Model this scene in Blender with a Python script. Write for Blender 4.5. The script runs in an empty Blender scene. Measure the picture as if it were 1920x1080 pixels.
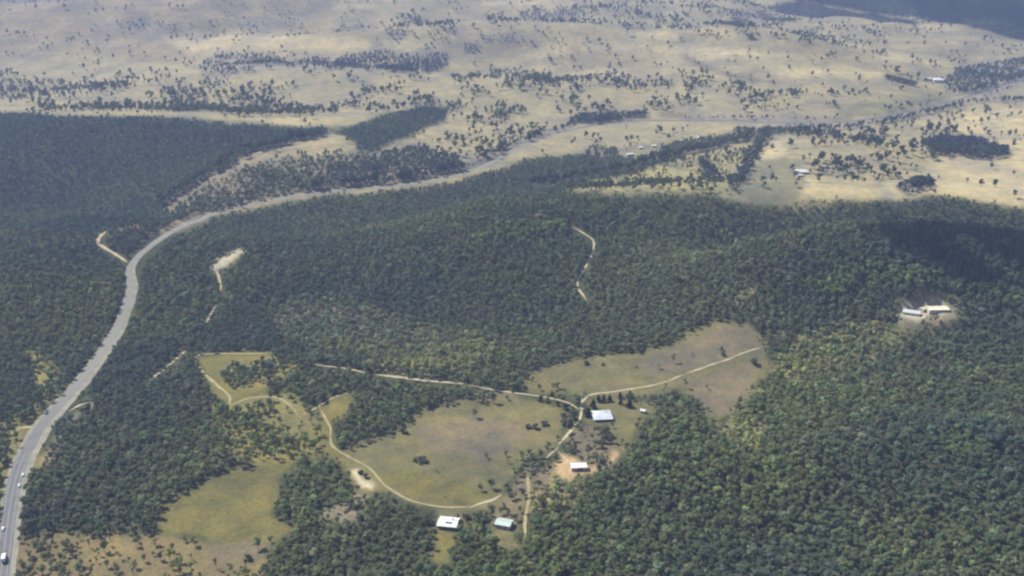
import bpy, bmesh, math, random
import numpy as np
from mathutils import Vector, Matrix

C = bpy.context.scene
COL = C.collection
R = math.radians
rng = np.random.default_rng(7)
random.seed(7)

# ------------------------------------------------------------------ camera, sky, sun, exposure
CAM_Z, PITCH, FPX = 400.0, R(20.0), 2000.0          # metres above the valley floor, tilt below the horizon, focal length in photo pixels
cam_d = bpy.data.cameras.new('camera'); cam = bpy.data.objects.new('camera', cam_d); COL.objects.link(cam)
cam.location = (0, 0, CAM_Z); cam.rotation_euler = (R(90) - PITCH, 0, 0)
cam_d.sensor_width = 36.0; cam_d.lens = 36.0 * FPX / 1920.0
cam_d.clip_start = 1.0; cam_d.clip_end = 60000.0
C.camera = cam

SUN_AZ, SUN_EL = R(-60.0), R(49.0)                   # azimuth clockwise from the view direction: behind the land, to the left
w = bpy.data.worlds.new('World'); C.world = w; w.use_nodes = True
wn = w.node_tree.nodes; wl = w.node_tree.links
sky = wn.new('ShaderNodeTexSky'); sky.sky_type = 'NISHITA'; sky.sun_disc = False
sky.sun_elevation = SUN_EL; sky.sun_rotation = SUN_AZ % (2 * math.pi)
wl.new(sky.outputs[0], wn['Background'].inputs[0]); wn['Background'].inputs[1].default_value = 0.085
sd = bpy.data.lights.new('sun', 'SUN'); sd.energy = 5.0; sd.angle = R(0.5); sd.color = (1.0, 0.95, 0.86)
so = bpy.data.objects.new('sun', sd); COL.objects.link(so)
sv = Vector((math.sin(SUN_AZ) * math.cos(SUN_EL), math.cos(SUN_AZ) * math.cos(SUN_EL), math.sin(SUN_EL)))
so.rotation_euler = sv.to_track_quat('Z', 'Y').to_euler(); so.location = sv * 3000
C.view_settings.view_transform = 'Standard'; C.view_settings.look = 'None'
C.view_settings.exposure = 0.42; C.view_settings.gamma = 1.0
C.render.engine = 'CYCLES'
C.cycles.use_denoising = True
C.cycles.max_bounces = 5; C.cycles.diffuse_bounces = 2; C.cycles.transmission_bounces = 3
C.cycles.volume_bounces = 0
C.cycles.filter_width = 2.4

# ------------------------------------------------------------------ numeric helpers
def _hash(ix, iy, seed):
    n = (ix.astype(np.int64) * 374761393 + iy.astype(np.int64) * 668265263 + seed * 974711) & 0x7fffffff
    n = ((n ^ (n >> 13)) * 1274126177) & 0x7fffffff
    return ((n ^ (n >> 16)) & 0xffff) / 65535.0
def vnoise(x, y, s, seed=0):
    x = np.asarray(x, float) / s; y = np.asarray(y, float) / s
    ix = np.floor(x); iy = np.floor(y); fx = x - ix; fy = y - iy
    fx = fx * fx * fx * (fx * (fx * 6 - 15) + 10); fy = fy * fy * fy * (fy * (fy * 6 - 15) + 10)
    a = _hash(ix, iy, seed); b = _hash(ix + 1, iy, seed); c = _hash(ix, iy + 1, seed); d = _hash(ix + 1, iy + 1, seed)
    return (a + (b - a) * fx) * (1 - fy) + (c + (d - c) * fx) * fy * 1.0
def fbm(x, y, s, seed=0, o=3):
    t = 0; a = 1; n = 0
    for k in range(o):
        t = t + a * vnoise(x, y, s / 2 ** k, seed + 17 * k); n += a; a *= 0.5
    return t / n
def flat(px, py):                                    # where a photo pixel meets the level valley floor
    dep = PITCH + math.atan((py - 540) / FPX)
    Y = CAM_Z / math.tan(dep)
    return (px - 960) / FPX * (Y * math.cos(PITCH) + CAM_Z * math.sin(PITCH)), Y
HILLS = []
def hill(px, py, amp, sx, sy, rot=0):
    X, Y = flat(px, py); HILLS.append((X, Y, amp * (1.25 if 360 < py < 620 else 1.0), sx, sy, R(rot)))
hill(180, 290, 60, 400, 190)            # wooded hill beyond the highway
hill(745, 238, 16, 130, 90, 20)         # its spur
hill(1790, 568, 62, 260, 80, -8)        # lit ridge with the hilltop house
hill(1800, 485, -34, 220, 70)           # gully behind the ridge
hill(1790, 415, 30, 330, 90)
hill(1400, 470, -14, 110, 90); hill(1240, 560, -16, 160, 60, 15); hill(880, 500, 22, 110, 80, -25); hill(420, 500, 20, 90, 110, 20); hill(640, 440, -16, 150, 70)
hill(1480, 560, 18, 140, 50, 10); hill(60, 520, 26, 90, 150, -20); hill(120, 380, -22, 200, 70, -10); hill(300, 330, -16, 160, 60, 35)           # slope beyond the gully
hill(1130, 445, 40, 220, 80, 12)        # hill with the winding track
hill(760, 520, -10, 160, 110)
hill(1700, 880, 24, 110, 70)            # knolls in the near bush
hill(1540, 1010, -10, 60, 30)
hill(1830, 800, -9, 50, 22); hill(1390, 840, -6, 40, 16); hill(1220, 900, 7, 45, 25)
hill(60, 800, -10, 130, 180)            # the highway's valley
hill(1130, 108, 64, 380, 95, -4); hill(1420, 122, 44, 260, 90, -12); hill(760, 170, 26, 260, 90); hill(980, 190, 22, 220, 80, 10)           # long grassy rise
hill(1450, 150, 22, 300, 120)
hill(620, 108, 50, 330, 85); hill(400, 60, 40, 420, 120, 8); hill(130, 70, 46, 420, 140, -6); hill(1380, 200, 16, 150, 60); hill(1650, 300, 16, 160, 80)
hill(250, 60, 50, 700, 350)
hill(950, 30, 40, 600, 300)
hill(1500, 60, 45, 500, 300)
HILLS.append((3000, 6000, 230, 1700, 1300, R(-20)))   # far dark range
HILLS.append((-2500, 7500, 150, 2500, 1200, 0))
def hgt(x, y):
    x = np.asarray(x, float); y = np.asarray(y, float)
    d = np.hypot(x, y)
    far = np.clip((d - 1700) / 2200, 0, 1)
    h = (fbm(x, y, 260, 3, 3) - 0.5) * 16 * (1 - far) + (fbm(x, y, 620, 9, 4) - 0.5) * 170 * far + (np.abs(fbm(x, y, 420, 21, 3) - .5) * -2 + .4) * 38 * far
    for X, Y, a, sx, sy, r in HILLS:
        dx, dy = x - X, y - Y
        u = dx * math.cos(r) + dy * math.sin(r); v = -dx * math.sin(r) + dy * math.cos(r)
        h = h + a * np.exp(-0.5 * ((u / sx) ** 2 + (v / sy) ** 2))
    return h
_h0 = hgt
PADS = []
def hgt(x, y):
    h = _h0(x, y)
    for X, Y, rd, z in PADS:
        d2 = ((np.asarray(x, float) - X) ** 2 + (np.asarray(y, float) - Y) ** 2) / rd ** 2
        k = np.clip(1.6 - d2 * .6, 0, 1); k = k * k * (3 - 2 * k); h = h * (1 - k) + z * k
    return h
CP, SP = math.cos(PITCH), math.sin(PITCH)
def project(x, y, z):                                # world point -> photo pixel and depth
    dz = z - CAM_Z
    dep = y * CP - dz * SP
    up = y * SP + dz * CP
    dep = np.maximum(dep, 1e-3)
    return 960 + FPX * x / dep, 540 - FPX * up / dep, dep
def ground(px, py):                                  # photo pixels -> points on the terrain
    px = np.atleast_1d(np.asarray(px, float)); py = np.atleast_1d(np.asarray(py, float))
    dx = (px - 960) / FPX; up = (540 - py) / FPX
    d = np.stack([dx, CP + up * SP, -SP + up * CP], 1)
    ts = np.geomspace(380, 12000, 900)
    out = np.zeros((len(px), 3))
    for i in range(len(px)):
        P = d[i] * ts[:, None]
        below = (P[:, 2] + CAM_Z) < hgt(P[:, 0], P[:, 1])
        k = int(np.argmax(below)) if below.any() else len(ts) - 1
        a, b = ts[max(k - 1, 0)], ts[k]
        for _ in range(14):
            m = (a + b) / 2; p = d[i] * m
            if p[2] + CAM_Z < float(hgt(p[0], p[1])): b = m
            else: a = m
        p = d[i] * b
        out[i] = (p[0], p[1], float(hgt(p[0], p[1])))
    return out
def at(px, py): return ground([px], [py])[0]

for pu, pv, rd in ((1757, 584, 17), (1712, 590, 13), (1728, 592, 12), (841, 985, 13), (1128, 782, 15), (1085, 880, 11), (945, 986, 10)):
    q = at(pu, pv); PADS.append((q[0], q[1], rd, q[2]))

# ------------------------------------------------------------------ land cover, plus some painted hill light and shade, as map polygons
X0, Y0, X1, Y1, CS = -1500, -190, 3420, 1500, 3.0
GW, GH = int((X1 - X0) / CS), int((Y1 - Y0) / CS)
gx, gy = np.meshgrid(X0 + (np.arange(GW) + .5) * CS, Y0 + (np.arange(GH) + .5) * CS)
cover = np.zeros((GH, GW), np.int32)
CLS = []                                             # density, ground colour, tree tint, tree size
def klass(dens, col, tint, size):
    CLS.append((dens, col, tint, size)); return len(CLS) - 1
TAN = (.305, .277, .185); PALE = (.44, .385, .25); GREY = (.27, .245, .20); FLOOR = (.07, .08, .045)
OLIVE = (.165, .155, .08); YEL = (.165, .152, .06); BROWN = (.175, .152, .105); GREEN = (.17, .19, .10); TRAMP = (.25, .22, .12); EARTH = (.40, .29, .185)
GT = (1.0, 1.0, 1.0); BT = (.72, .86, 1.0); LT = (1.6, 1.5, 1.25); DT = (.55, .6, .62); OT = (1.1, 1.1, .72)
k_plain = klass(.012, TAN, DT, 1.15)
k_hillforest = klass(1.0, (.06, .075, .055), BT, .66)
k_wood = klass(.78, (.20, .18, .14), (.8, .88, .95), .8)
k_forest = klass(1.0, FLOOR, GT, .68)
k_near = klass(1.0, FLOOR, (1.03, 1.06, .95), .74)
k_clear = klass(.008, OLIVE, (.8,.85,.8), .55)
k_yellow = klass(.015, YEL, GT, .5)
k_brown = klass(.01, BROWN, GT, .6)
k_mixed = klass(.6, (.20, .185, .08), (.95, 1, .85), .72)
k_rough = klass(.5, (.19, .16, .09), (1, 1, .85), .62)
k_open = klass(.84, (.22, .20, .14), LT, .75)
k_scat = klass(.085, TAN, DT, 1.15)
k_copse = klass(.85, GREY, (.5, .58, .85), 1.0)
k_scrub = klass(.22, GREY, (.7, .75, .95), .9)
k_green = klass(.02, (.235, .225, .145), DT, .9)
k_creek = klass(.86, (.27, .25, .22), (.6, .68, .85), .9)
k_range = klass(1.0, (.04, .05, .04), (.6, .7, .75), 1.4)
k_bare = klass(0, EARTH, GT, .5)
k_road = klass(0, (.24, .22, .17), GT, .5)
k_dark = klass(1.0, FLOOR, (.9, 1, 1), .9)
k_pale = klass(.016, PALE, DT, 1.1)  # pale grass, also used to paint lit strokes on far hills
k_lilac = klass(.012, (.265, .232, .16), DT, 1.1)  # greyer grass, also used to paint shade on far slopes
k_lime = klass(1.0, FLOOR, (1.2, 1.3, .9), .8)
k_shrubs = klass(.75, BROWN, (.8, .8, .9), .6)
k_sparse = klass(.16, (.29, .27, .15), DT, .85)
k_strip = klass(.68, (.18, .175, .10), LT, .72)
k_sand = klass(0, (.50, .46, .36), GT, .5)
def poly(k, pts):
    p = np.array(pts, float); n = len(p)
    bx0, bx1 = int(max(0, (p[:, 0].min() - X0) / CS - 1)), int(min(GW, (p[:, 0].max() - X0) / CS + 2))
    by0, by1 = int(max(0, (p[:, 1].min() - Y0) / CS - 1)), int(min(GH, (p[:, 1].max() - Y0) / CS + 2))
    x = gx[by0:by1, bx0:bx1]; y = gy[by0:by1, bx0:bx1]; ins = np.zeros(x.shape, bool)
    for i in range(n):
        a, b = p[i], p[(i + 1) % n]
        if a[1] == b[1]: continue
        ins ^= ((a[1] > y) != (b[1] > y)) & (x < (b[0] - a[0]) * (y - a[1]) / (b[1] - a[1]) + a[0])
    cover[by0:by1, bx0:bx1][ins] = k
def ell(k, cx, cy, rx, ry, rot=0):
    c, s = math.cos(R(rot)), math.sin(R(rot))
    poly(k, [(cx + rx * math.cos(t) * c - ry * math.sin(t) * s, cy + rx * math.cos(t) * s + ry * math.sin(t) * c) for t in np.linspace(0, 2 * math.pi, 20)[:-1]])
def line(k, pts, wd):
    for (a, b) in zip(pts[:-1], pts[1:]):
        a = np.array(a, float); b = np.array(b, float)
        d = b - a; d /= max(np.hypot(*d), 1e-6); nrm = np.array([-d[1], d[0]]) * wd / 2; e = d * wd / 3
        poly(k, [a - e + nrm, b + e + nrm, b + e - nrm, a - e - nrm])
# far plain
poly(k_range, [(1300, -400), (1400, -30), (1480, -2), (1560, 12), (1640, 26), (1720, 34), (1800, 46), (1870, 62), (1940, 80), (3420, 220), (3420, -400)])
poly(k_lilac, [(-1500, -100), (0, -20), (640, -15), (600, 60), (420, 78), (230, 72), (100, 100), (-1500, 100)])  # greyer plateau, partly cloud shade put into its colour
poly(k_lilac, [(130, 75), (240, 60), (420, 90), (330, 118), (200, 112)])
poly(k_pale, [(300, 70), (480, 60), (690, 78), (700, 92), (480, 92), (360, 100)])
poly(k_scrub, [(155, 42), (250, 38), (370, 48), (360, 55), (250, 52), (160, 48)])
poly(k_scrub, [(440, 48), (540, 38), (580, 20), (600, 22), (560, 45), (460, 54)])
poly(k_scat, [(-1500, 120), (0, 130), (90, 150), (220, 145), (370, 152), (520, 160), (650, 150), (830, 160), (850, 195), (720, 205), (640, 232), (480, 222), (300, 212), (0, 206), (-1500, 200)])
poly(k_scrub, [(370, 130), (390, 108), (430, 96), (520, 100), (600, 104), (690, 96), (700, 132), (560, 128), (430, 140), (420, 170), (385, 160)])
poly(k_copse, [(620, 128), (640, 104), (700, 92), (760, 98), (835, 98), (845, 122), (820, 138), (740, 136), (690, 126)])
poly(k_copse, [(868, 98), (862, 70), (880, 50), (902, 72), (898, 104)])
poly(k_scat, [(660, 30), (800, 20), (860, 40), (850, 80), (690, 76)])
poly(k_scrub, [(830, 52), (940, 62), (1000, 72), (980, 84), (870, 80)])
poly(k_scat, [(900, 25), (1060, 10), (1270, 5), (1500, 12), (1500, 70), (1370, 78), (1260, 60), (1060, 48), (920, 48)])
poly(k_scrub, [(1000, 20), (1080, 22), (1070, 36), (960, 40)])
poly(k_scrub, [(1370, 20), (1500, 20), (1490, 40), (1380, 46)])
poly(k_lilac, [(1020, 108), (1090, 94), (1180, 98), (1240, 118), (1230, 140), (1120, 128), (1060, 122)])  # shaded face of the rise, put into the ground colour
poly(k_scat, [(850, 150), (960, 128), (1090, 130), (1200, 140), (1330, 140), (1420, 165), (1440, 205), (1200, 205), (1000, 215), (860, 240), (840, 200)])
poly(k_scat, [(1480, 50), (1600, 48), (1680, 60), (1660, 90), (1500, 90)])
poly(k_pale, [(960, 92), (1120, 78), (1290, 84), (1420, 98), (1440, 110), (1300, 98), (1120, 92), (1000, 104)])  # lit crest of the rise, put into the ground colour
poly(k_pale, [(1420, 125), (1560, 128), (1660, 136), (1650, 148), (1480, 145)])
poly(k_green, [(1560, 215), (1620, 190), (1700, 170), (1780, 165), (1800, 180), (1700, 215), (1620, 222)])
poly(k_scat, [(1400, 165), (1560, 170), (1580, 200), (1520, 215), (1420, 200)])
poly(k_creek, [(1770, 150), (1800, 125), (1920, 105), (3420, 60), (3420, 140), (1920, 158), (1850, 180), (1780, 172)])
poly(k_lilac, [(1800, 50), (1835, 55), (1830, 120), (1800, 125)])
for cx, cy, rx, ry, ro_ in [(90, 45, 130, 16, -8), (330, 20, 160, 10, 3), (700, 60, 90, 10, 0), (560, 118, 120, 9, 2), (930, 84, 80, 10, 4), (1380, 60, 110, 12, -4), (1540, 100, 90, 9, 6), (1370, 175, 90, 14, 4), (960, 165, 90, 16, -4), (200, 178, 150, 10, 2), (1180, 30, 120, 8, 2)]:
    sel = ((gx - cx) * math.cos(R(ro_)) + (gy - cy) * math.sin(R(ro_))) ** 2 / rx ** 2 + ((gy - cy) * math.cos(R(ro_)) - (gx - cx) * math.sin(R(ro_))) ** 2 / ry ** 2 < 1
    cover[sel & (cover == k_plain)] = k_lilac  # hill shading painted as greyer ground
for cx, cy, rx, ry, ro_ in [(760, 82, 60, 6, 0), (540, 224, 70, 7, 3), (900, 210, 80, 8, -4), (1000, 108, 90, 5, -6), (1330, 200, 90, 6, 0), (620, 10, 90, 6, 4), (1230, 66, 80, 5, 0), (1700, 110, 60, 7, 8), (1010, 6, 120, 5, 0), (300, 205, 90, 6, 2)]:
    sel = ((gx - cx) * math.cos(R(ro_)) + (gy - cy) * math.sin(R(ro_))) ** 2 / rx ** 2 + ((gy - cy) * math.cos(R(ro_)) - (gx - cx) * math.sin(R(ro_))) ** 2 / ry ** 2 < 1
    cover[sel & (cover == k_plain)] = k_pale  # lit strokes painted as paler ground
# tan slope on the right
poly(k_pale, [(1400, 300), (1480, 250), (1640, 242), (1780, 215), (1920, 195), (3420, 150), (3420, 400), (1920, 388), (1780, 366), (1620, 374), (1500, 384)])
poly(k_scat, [(1470, 240), (1640, 235), (1780, 230), (1800, 260), (1740, 310), (1660, 350), (1540, 345), (1480, 310)])
poly(k_green, [(1390, 360), (1400, 310), (1470, 290), (1520, 320), (1500, 380), (1420, 385)])
poly(k_copse, [(1720, 268), (1760, 252), (1840, 256), (1900, 280), (1890, 300), (1820, 298), (1750, 288)])
poly(k_copse, [(1680, 345), (1720, 332), (1752, 334), (1750, 360), (1690, 366)])
# wooded hill, spur and belts
poly(k_hillforest, [(-1500, 200), (0, 212), (150, 215), (300, 219), (450, 231), (560, 238), (625, 240), (612, 252), (530, 272), (455, 290), (380, 330), (310, 388), (250, 418), (190, 445), (60, 520), (-1500, 520)])
poly(k_hillforest, [(618, 244), (660, 238), (720, 212), (790, 200), (842, 200), (836, 222), (790, 245), (735, 268), (690, 286), (664, 266)])
poly(k_wood, [(185, 450), (250, 418), (308, 386), (380, 332), (456, 291), (530, 274), (664, 268), (690, 290), (740, 275), (800, 270), (870, 285), (960, 280), (900, 310), (850, 329), (760, 343), (640, 355), (540, 368), (400, 403), (330, 427), (250, 480), (215, 470)])
poly(k_scat, [(466, 294), (520, 280), (640, 266), (668, 272), (660, 285), (560, 292), (480, 302)])
poly(k_scat, [(800, 270), (870, 240), (960, 235), (1040, 240), (960, 280), (880, 305), (850, 300)])
poly(k_creek, [(700, 300), (780, 290), (850, 305), (1000, 262), (1080, 235), (1080, 226), (980, 255), (880, 292), (800, 280), (720, 282)])
poly(k_copse, [(1065, 232), (1080, 212), (1160, 210), (1220, 205), (1215, 222), (1130, 232)])
poly(k_creek, [(1220, 214), (1440, 216), (1440, 224), (1220, 222)])
# big forest
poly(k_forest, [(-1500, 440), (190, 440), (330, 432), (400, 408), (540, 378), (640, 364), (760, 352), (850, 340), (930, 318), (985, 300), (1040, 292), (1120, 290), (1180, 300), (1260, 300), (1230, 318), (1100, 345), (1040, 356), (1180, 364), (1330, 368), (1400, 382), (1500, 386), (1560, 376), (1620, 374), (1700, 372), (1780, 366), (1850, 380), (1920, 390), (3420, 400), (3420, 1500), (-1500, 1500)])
poly(k_wood, [(1120, 300), (1090, 285), (1110, 272), (1170, 278), (1240, 268), (1330, 252), (1420, 240), (1560, 234), (1565, 242), (1440, 256), (1330, 276), (1240, 298)])
poly(k_sparse, [(1030, 352), (1170, 335), (1260, 305), (1330, 285), (1420, 265), (1400, 310), (1390, 360), (1330, 368), (1180, 362)])
line(k_copse, [(1322, 300), (1335, 330)], 22); line(k_copse, [(1430, 262), (1400, 310), (1372, 350)], 18)
line(k_creek, [(1380, 246), (1480, 240), (1560, 240), (1640, 230), (1720, 212), (1830, 188), (1930, 184), (2300, 170)], 11)
k_belt = klass(1.0, (.10, .10, .09), (.5, .56, .66), 1.15)
line(k_belt, [(1285, 110), (1330, 128), (1375, 140), (1422, 151)], 6)
line(k_belt, [(300, 388), (378, 330), (452, 289), (520, 271), (600, 256)], 6)  # added belt, its dark tint stands in for the shaded forest edge
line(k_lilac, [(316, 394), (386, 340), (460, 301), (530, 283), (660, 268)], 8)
line(k_belt, [(560, 358), (640, 350), (760, 337), (850, 322), (915, 297), (975, 267), (1040, 243)], 5)
line(k_belt, [(1000, 346), (1100, 332), (1200, 312), (1260, 296), (1340, 276), (1400, 262)], 5)
line(k_belt, [(1440, 222), (1560, 221), (1640, 213), (1720, 197), (1800, 177), (1860, 158)], 4); line(k_belt, [(1240, 218), (1320, 219)], 4); line(k_creek, [(1330, 219), (1560, 222)], 5)
poly(k_open, [(1480, 382), (1540, 372), (1560, 380), (1540, 400), (1490, 402)])
poly(k_dark, [(1610, 480), (1650, 455), (1740, 445), (1840, 455), (1930, 470), (3420, 480), (3420, 540), (1930, 540), (1860, 530), (1780, 500), (1700, 492)])
poly(k_lime, [(1480, 530), (1600, 510), (1700, 505), (1820, 535), (1930, 560), (3420, 600), (3420, 620), (1930, 590), (1800, 555), (1680, 540), (1560, 560)])  # brighter tint puts the sunlit ridge into the tree colour
poly(k_lime, [(880, 455), (960, 430), (1060, 418), (1070, 435), (960, 455), (900, 468)])  # sunlit crest, put into the tree tint as well
poly(k_near, [(1180, 830), (1300, 790), (1450, 720), (1600, 640), (1750, 640), (1930, 610), (3420, 700), (3420, 1500), (800, 1500), (830, 1010), (1000, 970), (1080, 900)])
poly(k_dark, [(1500, 1010), (1530, 985), (1590, 1000), (1600, 1030), (1540, 1030)])
poly(k_dark, [(1750, 815), (1800, 800), (1900, 810), (1930, 850), (1860, 850), (1800, 825)])
poly(k_open, [(500, 590), (560, 560), (680, 575), (760, 600), (860, 620), (920, 650), (880, 700), (760, 705), (640, 670), (540, 650)])
poly(k_open, [(1360, 560), (1390, 535), (1430, 540), (1420, 570), (1370, 578)])
# ground left of and along the highway
poly(k_mixed, [(-1500, 680), (60, 660), (120, 690), (110, 740), (60, 800), (20, 880), (0, 960), (-1500, 960)])
poly(k_forest, [(-1500, 660), (0, 655), (60, 680), (70, 730), (30, 790), (-1500, 800)])
poly(k_yellow, [(110, 805), (130, 795), (112, 850), (70, 880), (60, 872)])
poly(k_wood, [(60, 1000), (40, 960), (60, 920), (120, 780), (220, 720), (300, 720), (400, 780), (440, 840), (360, 900), (290, 960), (240, 1000), (150, 985)])
poly(k_forest, [(45, 985), (45, 900), (110, 860), (150, 780), (230, 715), (330, 715), (410, 750), (430, 800), (470, 850), (380, 895), (290, 945), (280, 985), (200, 1000), (110, 990)])
poly(k_rough, [(22, 1010), (120, 1000), (240, 1010), (300, 1005), (440, 1032), (500, 1040), (480, 1100), (480, 1500), (20, 1500)])
poly(k_mixed, [(400, 770), (470, 745), (560, 740), (610, 790), (610, 850), (560, 860), (480, 870), (430, 850)])
# clearings
poly(k_yellow, [(288, 985), (300, 950), (380, 912), (440, 882), (520, 862), (580, 845), (632, 846), (652, 878), (640, 905), (560, 985), (520, 1012), (440, 1032), (350, 1005), (300, 1002)])
poly(k_brown, [(380, 1020), (470, 1010), (520, 1020), (480, 1045), (400, 1050)])
poly(k_clear, [(640, 850), (700, 822), (752, 792), (790, 768), (860, 752), (950, 748), (1035, 760), (1072, 782), (1058, 820), (1030, 850), (1005, 842), (975, 870), (950, 905), (930, 930), (960, 935), (900, 958), (870, 965), (880, 985), (840, 995), (820, 1000), (850, 1010), (830, 1060), (800, 1060), (805, 1000), (812, 960), (760, 950), (710, 925), (680, 930), (650, 905)])
poly(k_yellow, [(700, 900), (760, 880), (850, 900), (900, 915), (925, 930), (860, 955), (790, 948), (730, 918)])
poly(k_yellow, [(810, 1000), (850, 1005), (838, 1040), (800, 1060)])
poly(k_brown, [(780, 800), (880, 780), (990, 800), (1000, 830), (900, 860), (820, 840)])
poly(k_clear, [(985, 722), (1000, 692), (1060, 672), (1130, 662), (1200, 655), (1262, 632), (1325, 602), (1400, 608), (1425, 640), (1430, 672), (1460, 690), (1420, 710), (1405, 745), (1372, 782), (1325, 785), (1285, 752), (1240, 740), (1170, 738), (1095, 742), (1000, 736)])
poly(k_brown, [(1190, 670), (1280, 640), (1340, 615), (1405, 618), (1420, 650), (1300, 690), (1220, 700)])
poly(k_brown, [(1280, 715), (1420, 670), (1410, 740), (1370, 780), (1330, 780)])
poly(k_yellow, [(368, 668), (420, 660), (510, 662), (520, 680), (500, 740), (510, 745), (440, 760), (415, 745), (385, 705)])
poly(k_mixed, [(415, 700), (440, 678), (520, 672), (560, 690), (540, 720), (440, 725)])
poly(k_yellow, [(598, 850), (605, 800), (598, 765), (640, 735), (660, 742), (630, 780), (630, 820), (640, 855)])
poly(k_forest, [(632, 838), (636, 790), (665, 735), (720, 722), (775, 735), (768, 775), (750, 805), (700, 825), (660, 845)])
poly(k_forest, [(512, 965), (520, 900), (560, 860), (610, 852), (645, 890), (645, 935), (600, 955), (560, 985)])
poly(k_wood, [(600, 960), (660, 925), (690, 935), (680, 980), (620, 985)])
poly(k_forest, [(490, 1060), (560, 1010), (600, 990), (680, 985), (760, 955), (800, 980), (806, 1030), (770, 1100), (760, 1500), (470, 1500)])
poly(k_open, [(990, 900), (1010, 870), (1090, 890), (1110, 920), (1060, 960), (1000, 960)])
poly(k_shrubs, [(1060, 830), (1080, 800), (1130, 800), (1150, 840), (1110, 860), (1080, 862)])
poly(k_shrubs, [(930, 955), (960, 925), (975, 880), (1000, 860), (1030, 880), (1030, 925), (995, 925), (980, 990), (930, 985)])
poly(k_clear, [(1150, 845), (1155, 800), (1190, 780), (1215, 785), (1190, 830), (1165, 850)])
poly(k_clear, [(1095, 790), (1100, 750), (1150, 745), (1215, 760), (1215, 785), (1150, 800)])
poly(k_forest, [(1215, 775), (1215, 750), (1262, 728), (1300, 745), (1310, 775), (1260, 800)])
poly(k_shrubs, [(870, 745), (940, 738), (985, 735), (980, 748), (900, 752)])
poly(k_mixed, [(1470, 700), (1482, 640), (1500, 600), (1510, 610), (1500, 680), (1490, 720)])
poly(k_bare, [(1030, 870), (1045, 848), (1070, 855), (1080, 872), (1120, 868), (1120, 884), (1085, 888), (1070, 900), (1045, 895)])
poly(k_bare, [(1120, 872), (1145, 840), (1152, 850), (1135, 878)])
poly(k_open, [(1690, 560), (1740, 548), (1800, 560), (1810, 600), (1760, 640), (1690, 620)])
poly(k_sand, [(1690, 590), (1700, 572), (1740, 568), (1778, 566), (1785, 585), (1745, 592), (1725, 603)])
poly(k_open, [(1600, 620), (1700, 600), (1720, 640), (1640, 670), (1590, 660)])
poly(k_sand, [(648, 885), (668, 880), (678, 905), (700, 908), (690, 922), (672, 915)])
poly(k_sand, [(395, 512), (410, 490), (450, 466), (470, 470), (440, 492), (410, 510)])
poly(k_green, [(1160, 292), (1180, 276), (1240, 270), (1240, 280), (1195, 296)])

poly(k_strip, [(1440, 705), (1500, 640), (1590, 615), (1690, 605), (1715, 645), (1620, 680), (1500, 730)])
poly(k_clear, [(918, 975), (965, 972), (972, 1022), (925, 1022)])
poly(k_brown, [(1395, 795), (1430, 790), (1435, 806), (1400, 822), (1380, 822)]); poly(k_open, [(1325, 800), (1420, 785), (1420, 850), (1350, 845)])
poly(k_lime, [(1765, 830), (1800, 818), (1850, 830), (1850, 870), (1770, 870)])
# roads and tracks: photo pixels of their centre lines, width in metres
HIGHWAY = [(-16, 1180), (-4, 1120), (5, 1060), (13, 1000), (20, 950), (27, 912), (36, 880), (49, 850), (78, 800), (130, 740), (178, 680), (225, 606), (245, 545), (243, 510), (256, 484), (290, 455), (330, 430), (390, 405), (460, 385), (540, 369), (640, 357), (760, 345), (850, 331), (920, 305), (980, 274), (1040, 250), (1100, 237), (1200, 227), (1320, 226), (1450, 230), (1560, 230), (1640, 222), (1720, 206), (1800, 186), (1860, 168), (1930, 150), (2050, 128)]
TRACKS = [
 ('dirt_track', 1.9, 8, [(1425, 652), (1400, 660), (1300, 696), (1230, 721), (1160, 733), (1108, 741), (1090, 757)]),
 ('dirt_track', 2.5, 10, [(1092, 748), (1090, 762), (1086, 785), (1066, 812), (1046, 836)]),
 ('dirt_track', 2.2, 9, [(1048, 838), (1036, 848), (1022, 860)]),
 ('dirt_track', 2.0, 5, [(585, 684), (640, 690), (700, 702)]),
 ('dirt_track', 3.6, 6, [(700, 702), (760, 709), (800, 714), (870, 720)]),
 ('dirt_track', 2.0, 5, [(878, 722), (960, 736), (1010, 743), (1060, 754), (1086, 768)]),
 ('grass_track', 1.9, 8, [(600, 765), (618, 800), (626, 838), (690, 876), (722, 910), (770, 938), (830, 951), (885, 950)]),
 ('dirt_track', 3.0, 10, [(880, 952), (900, 944), (925, 936), (940, 926)]),
 ('dirt_track', 2.6, 11, [(1070, 424), (1095, 438), (1112, 452), (1110, 475), (1096, 505), (1083, 533), (1100, 564)]),
 ('dirt_track', 2.6, 10, [(406, 508), (413, 530), (414, 548)]),
 ('dirt_track', 2.0, 8, [(405, 570), (394, 592), (386, 606)]),
 ('dirt_track', 2.2, 9, [(350, 656), (318, 684), (275, 716)]),
 ('grass_track', 2.4, 8, [(510, 662), (440, 663), (369, 668), (385, 702), (425, 738), (432, 758)]),
 ('grass_track', 2.2, 7, [(434, 760), (470, 746), (520, 746), (545, 762), (562, 782)]),
 ('grass_track', 2.2, 7, [(560, 783), (590, 766), (625, 746), (662, 735)]),
 ('dirt_track', 4.0, 11, [(240, 492), (215, 476), (192, 462), (184, 450), (198, 434)]),
 ('dirt_track', 3.4, 10, [(128, 772), (150, 760), (172, 752)]),
 ('dirt_track', 3.0, 10, [(66, 800), (38, 803), (20, 812)]),
 ('dirt_track', 2.2, 9, [(1046, 846), (1062, 862), (1078, 880)]),
 ('grass_track', 2.0, 8, [(988, 880), (992, 930), (986, 970), (984, 1015)]),
 ('dirt_track', 3.4, 9, [(1690, 588), (1712, 582), (1726, 596), (1742, 584), (1775, 577)]),
 ('dirt_track', 3.0, 7, [(470, 291), (520, 279), (590, 272), (655, 266)]),
]
nat = cover.copy()
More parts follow.
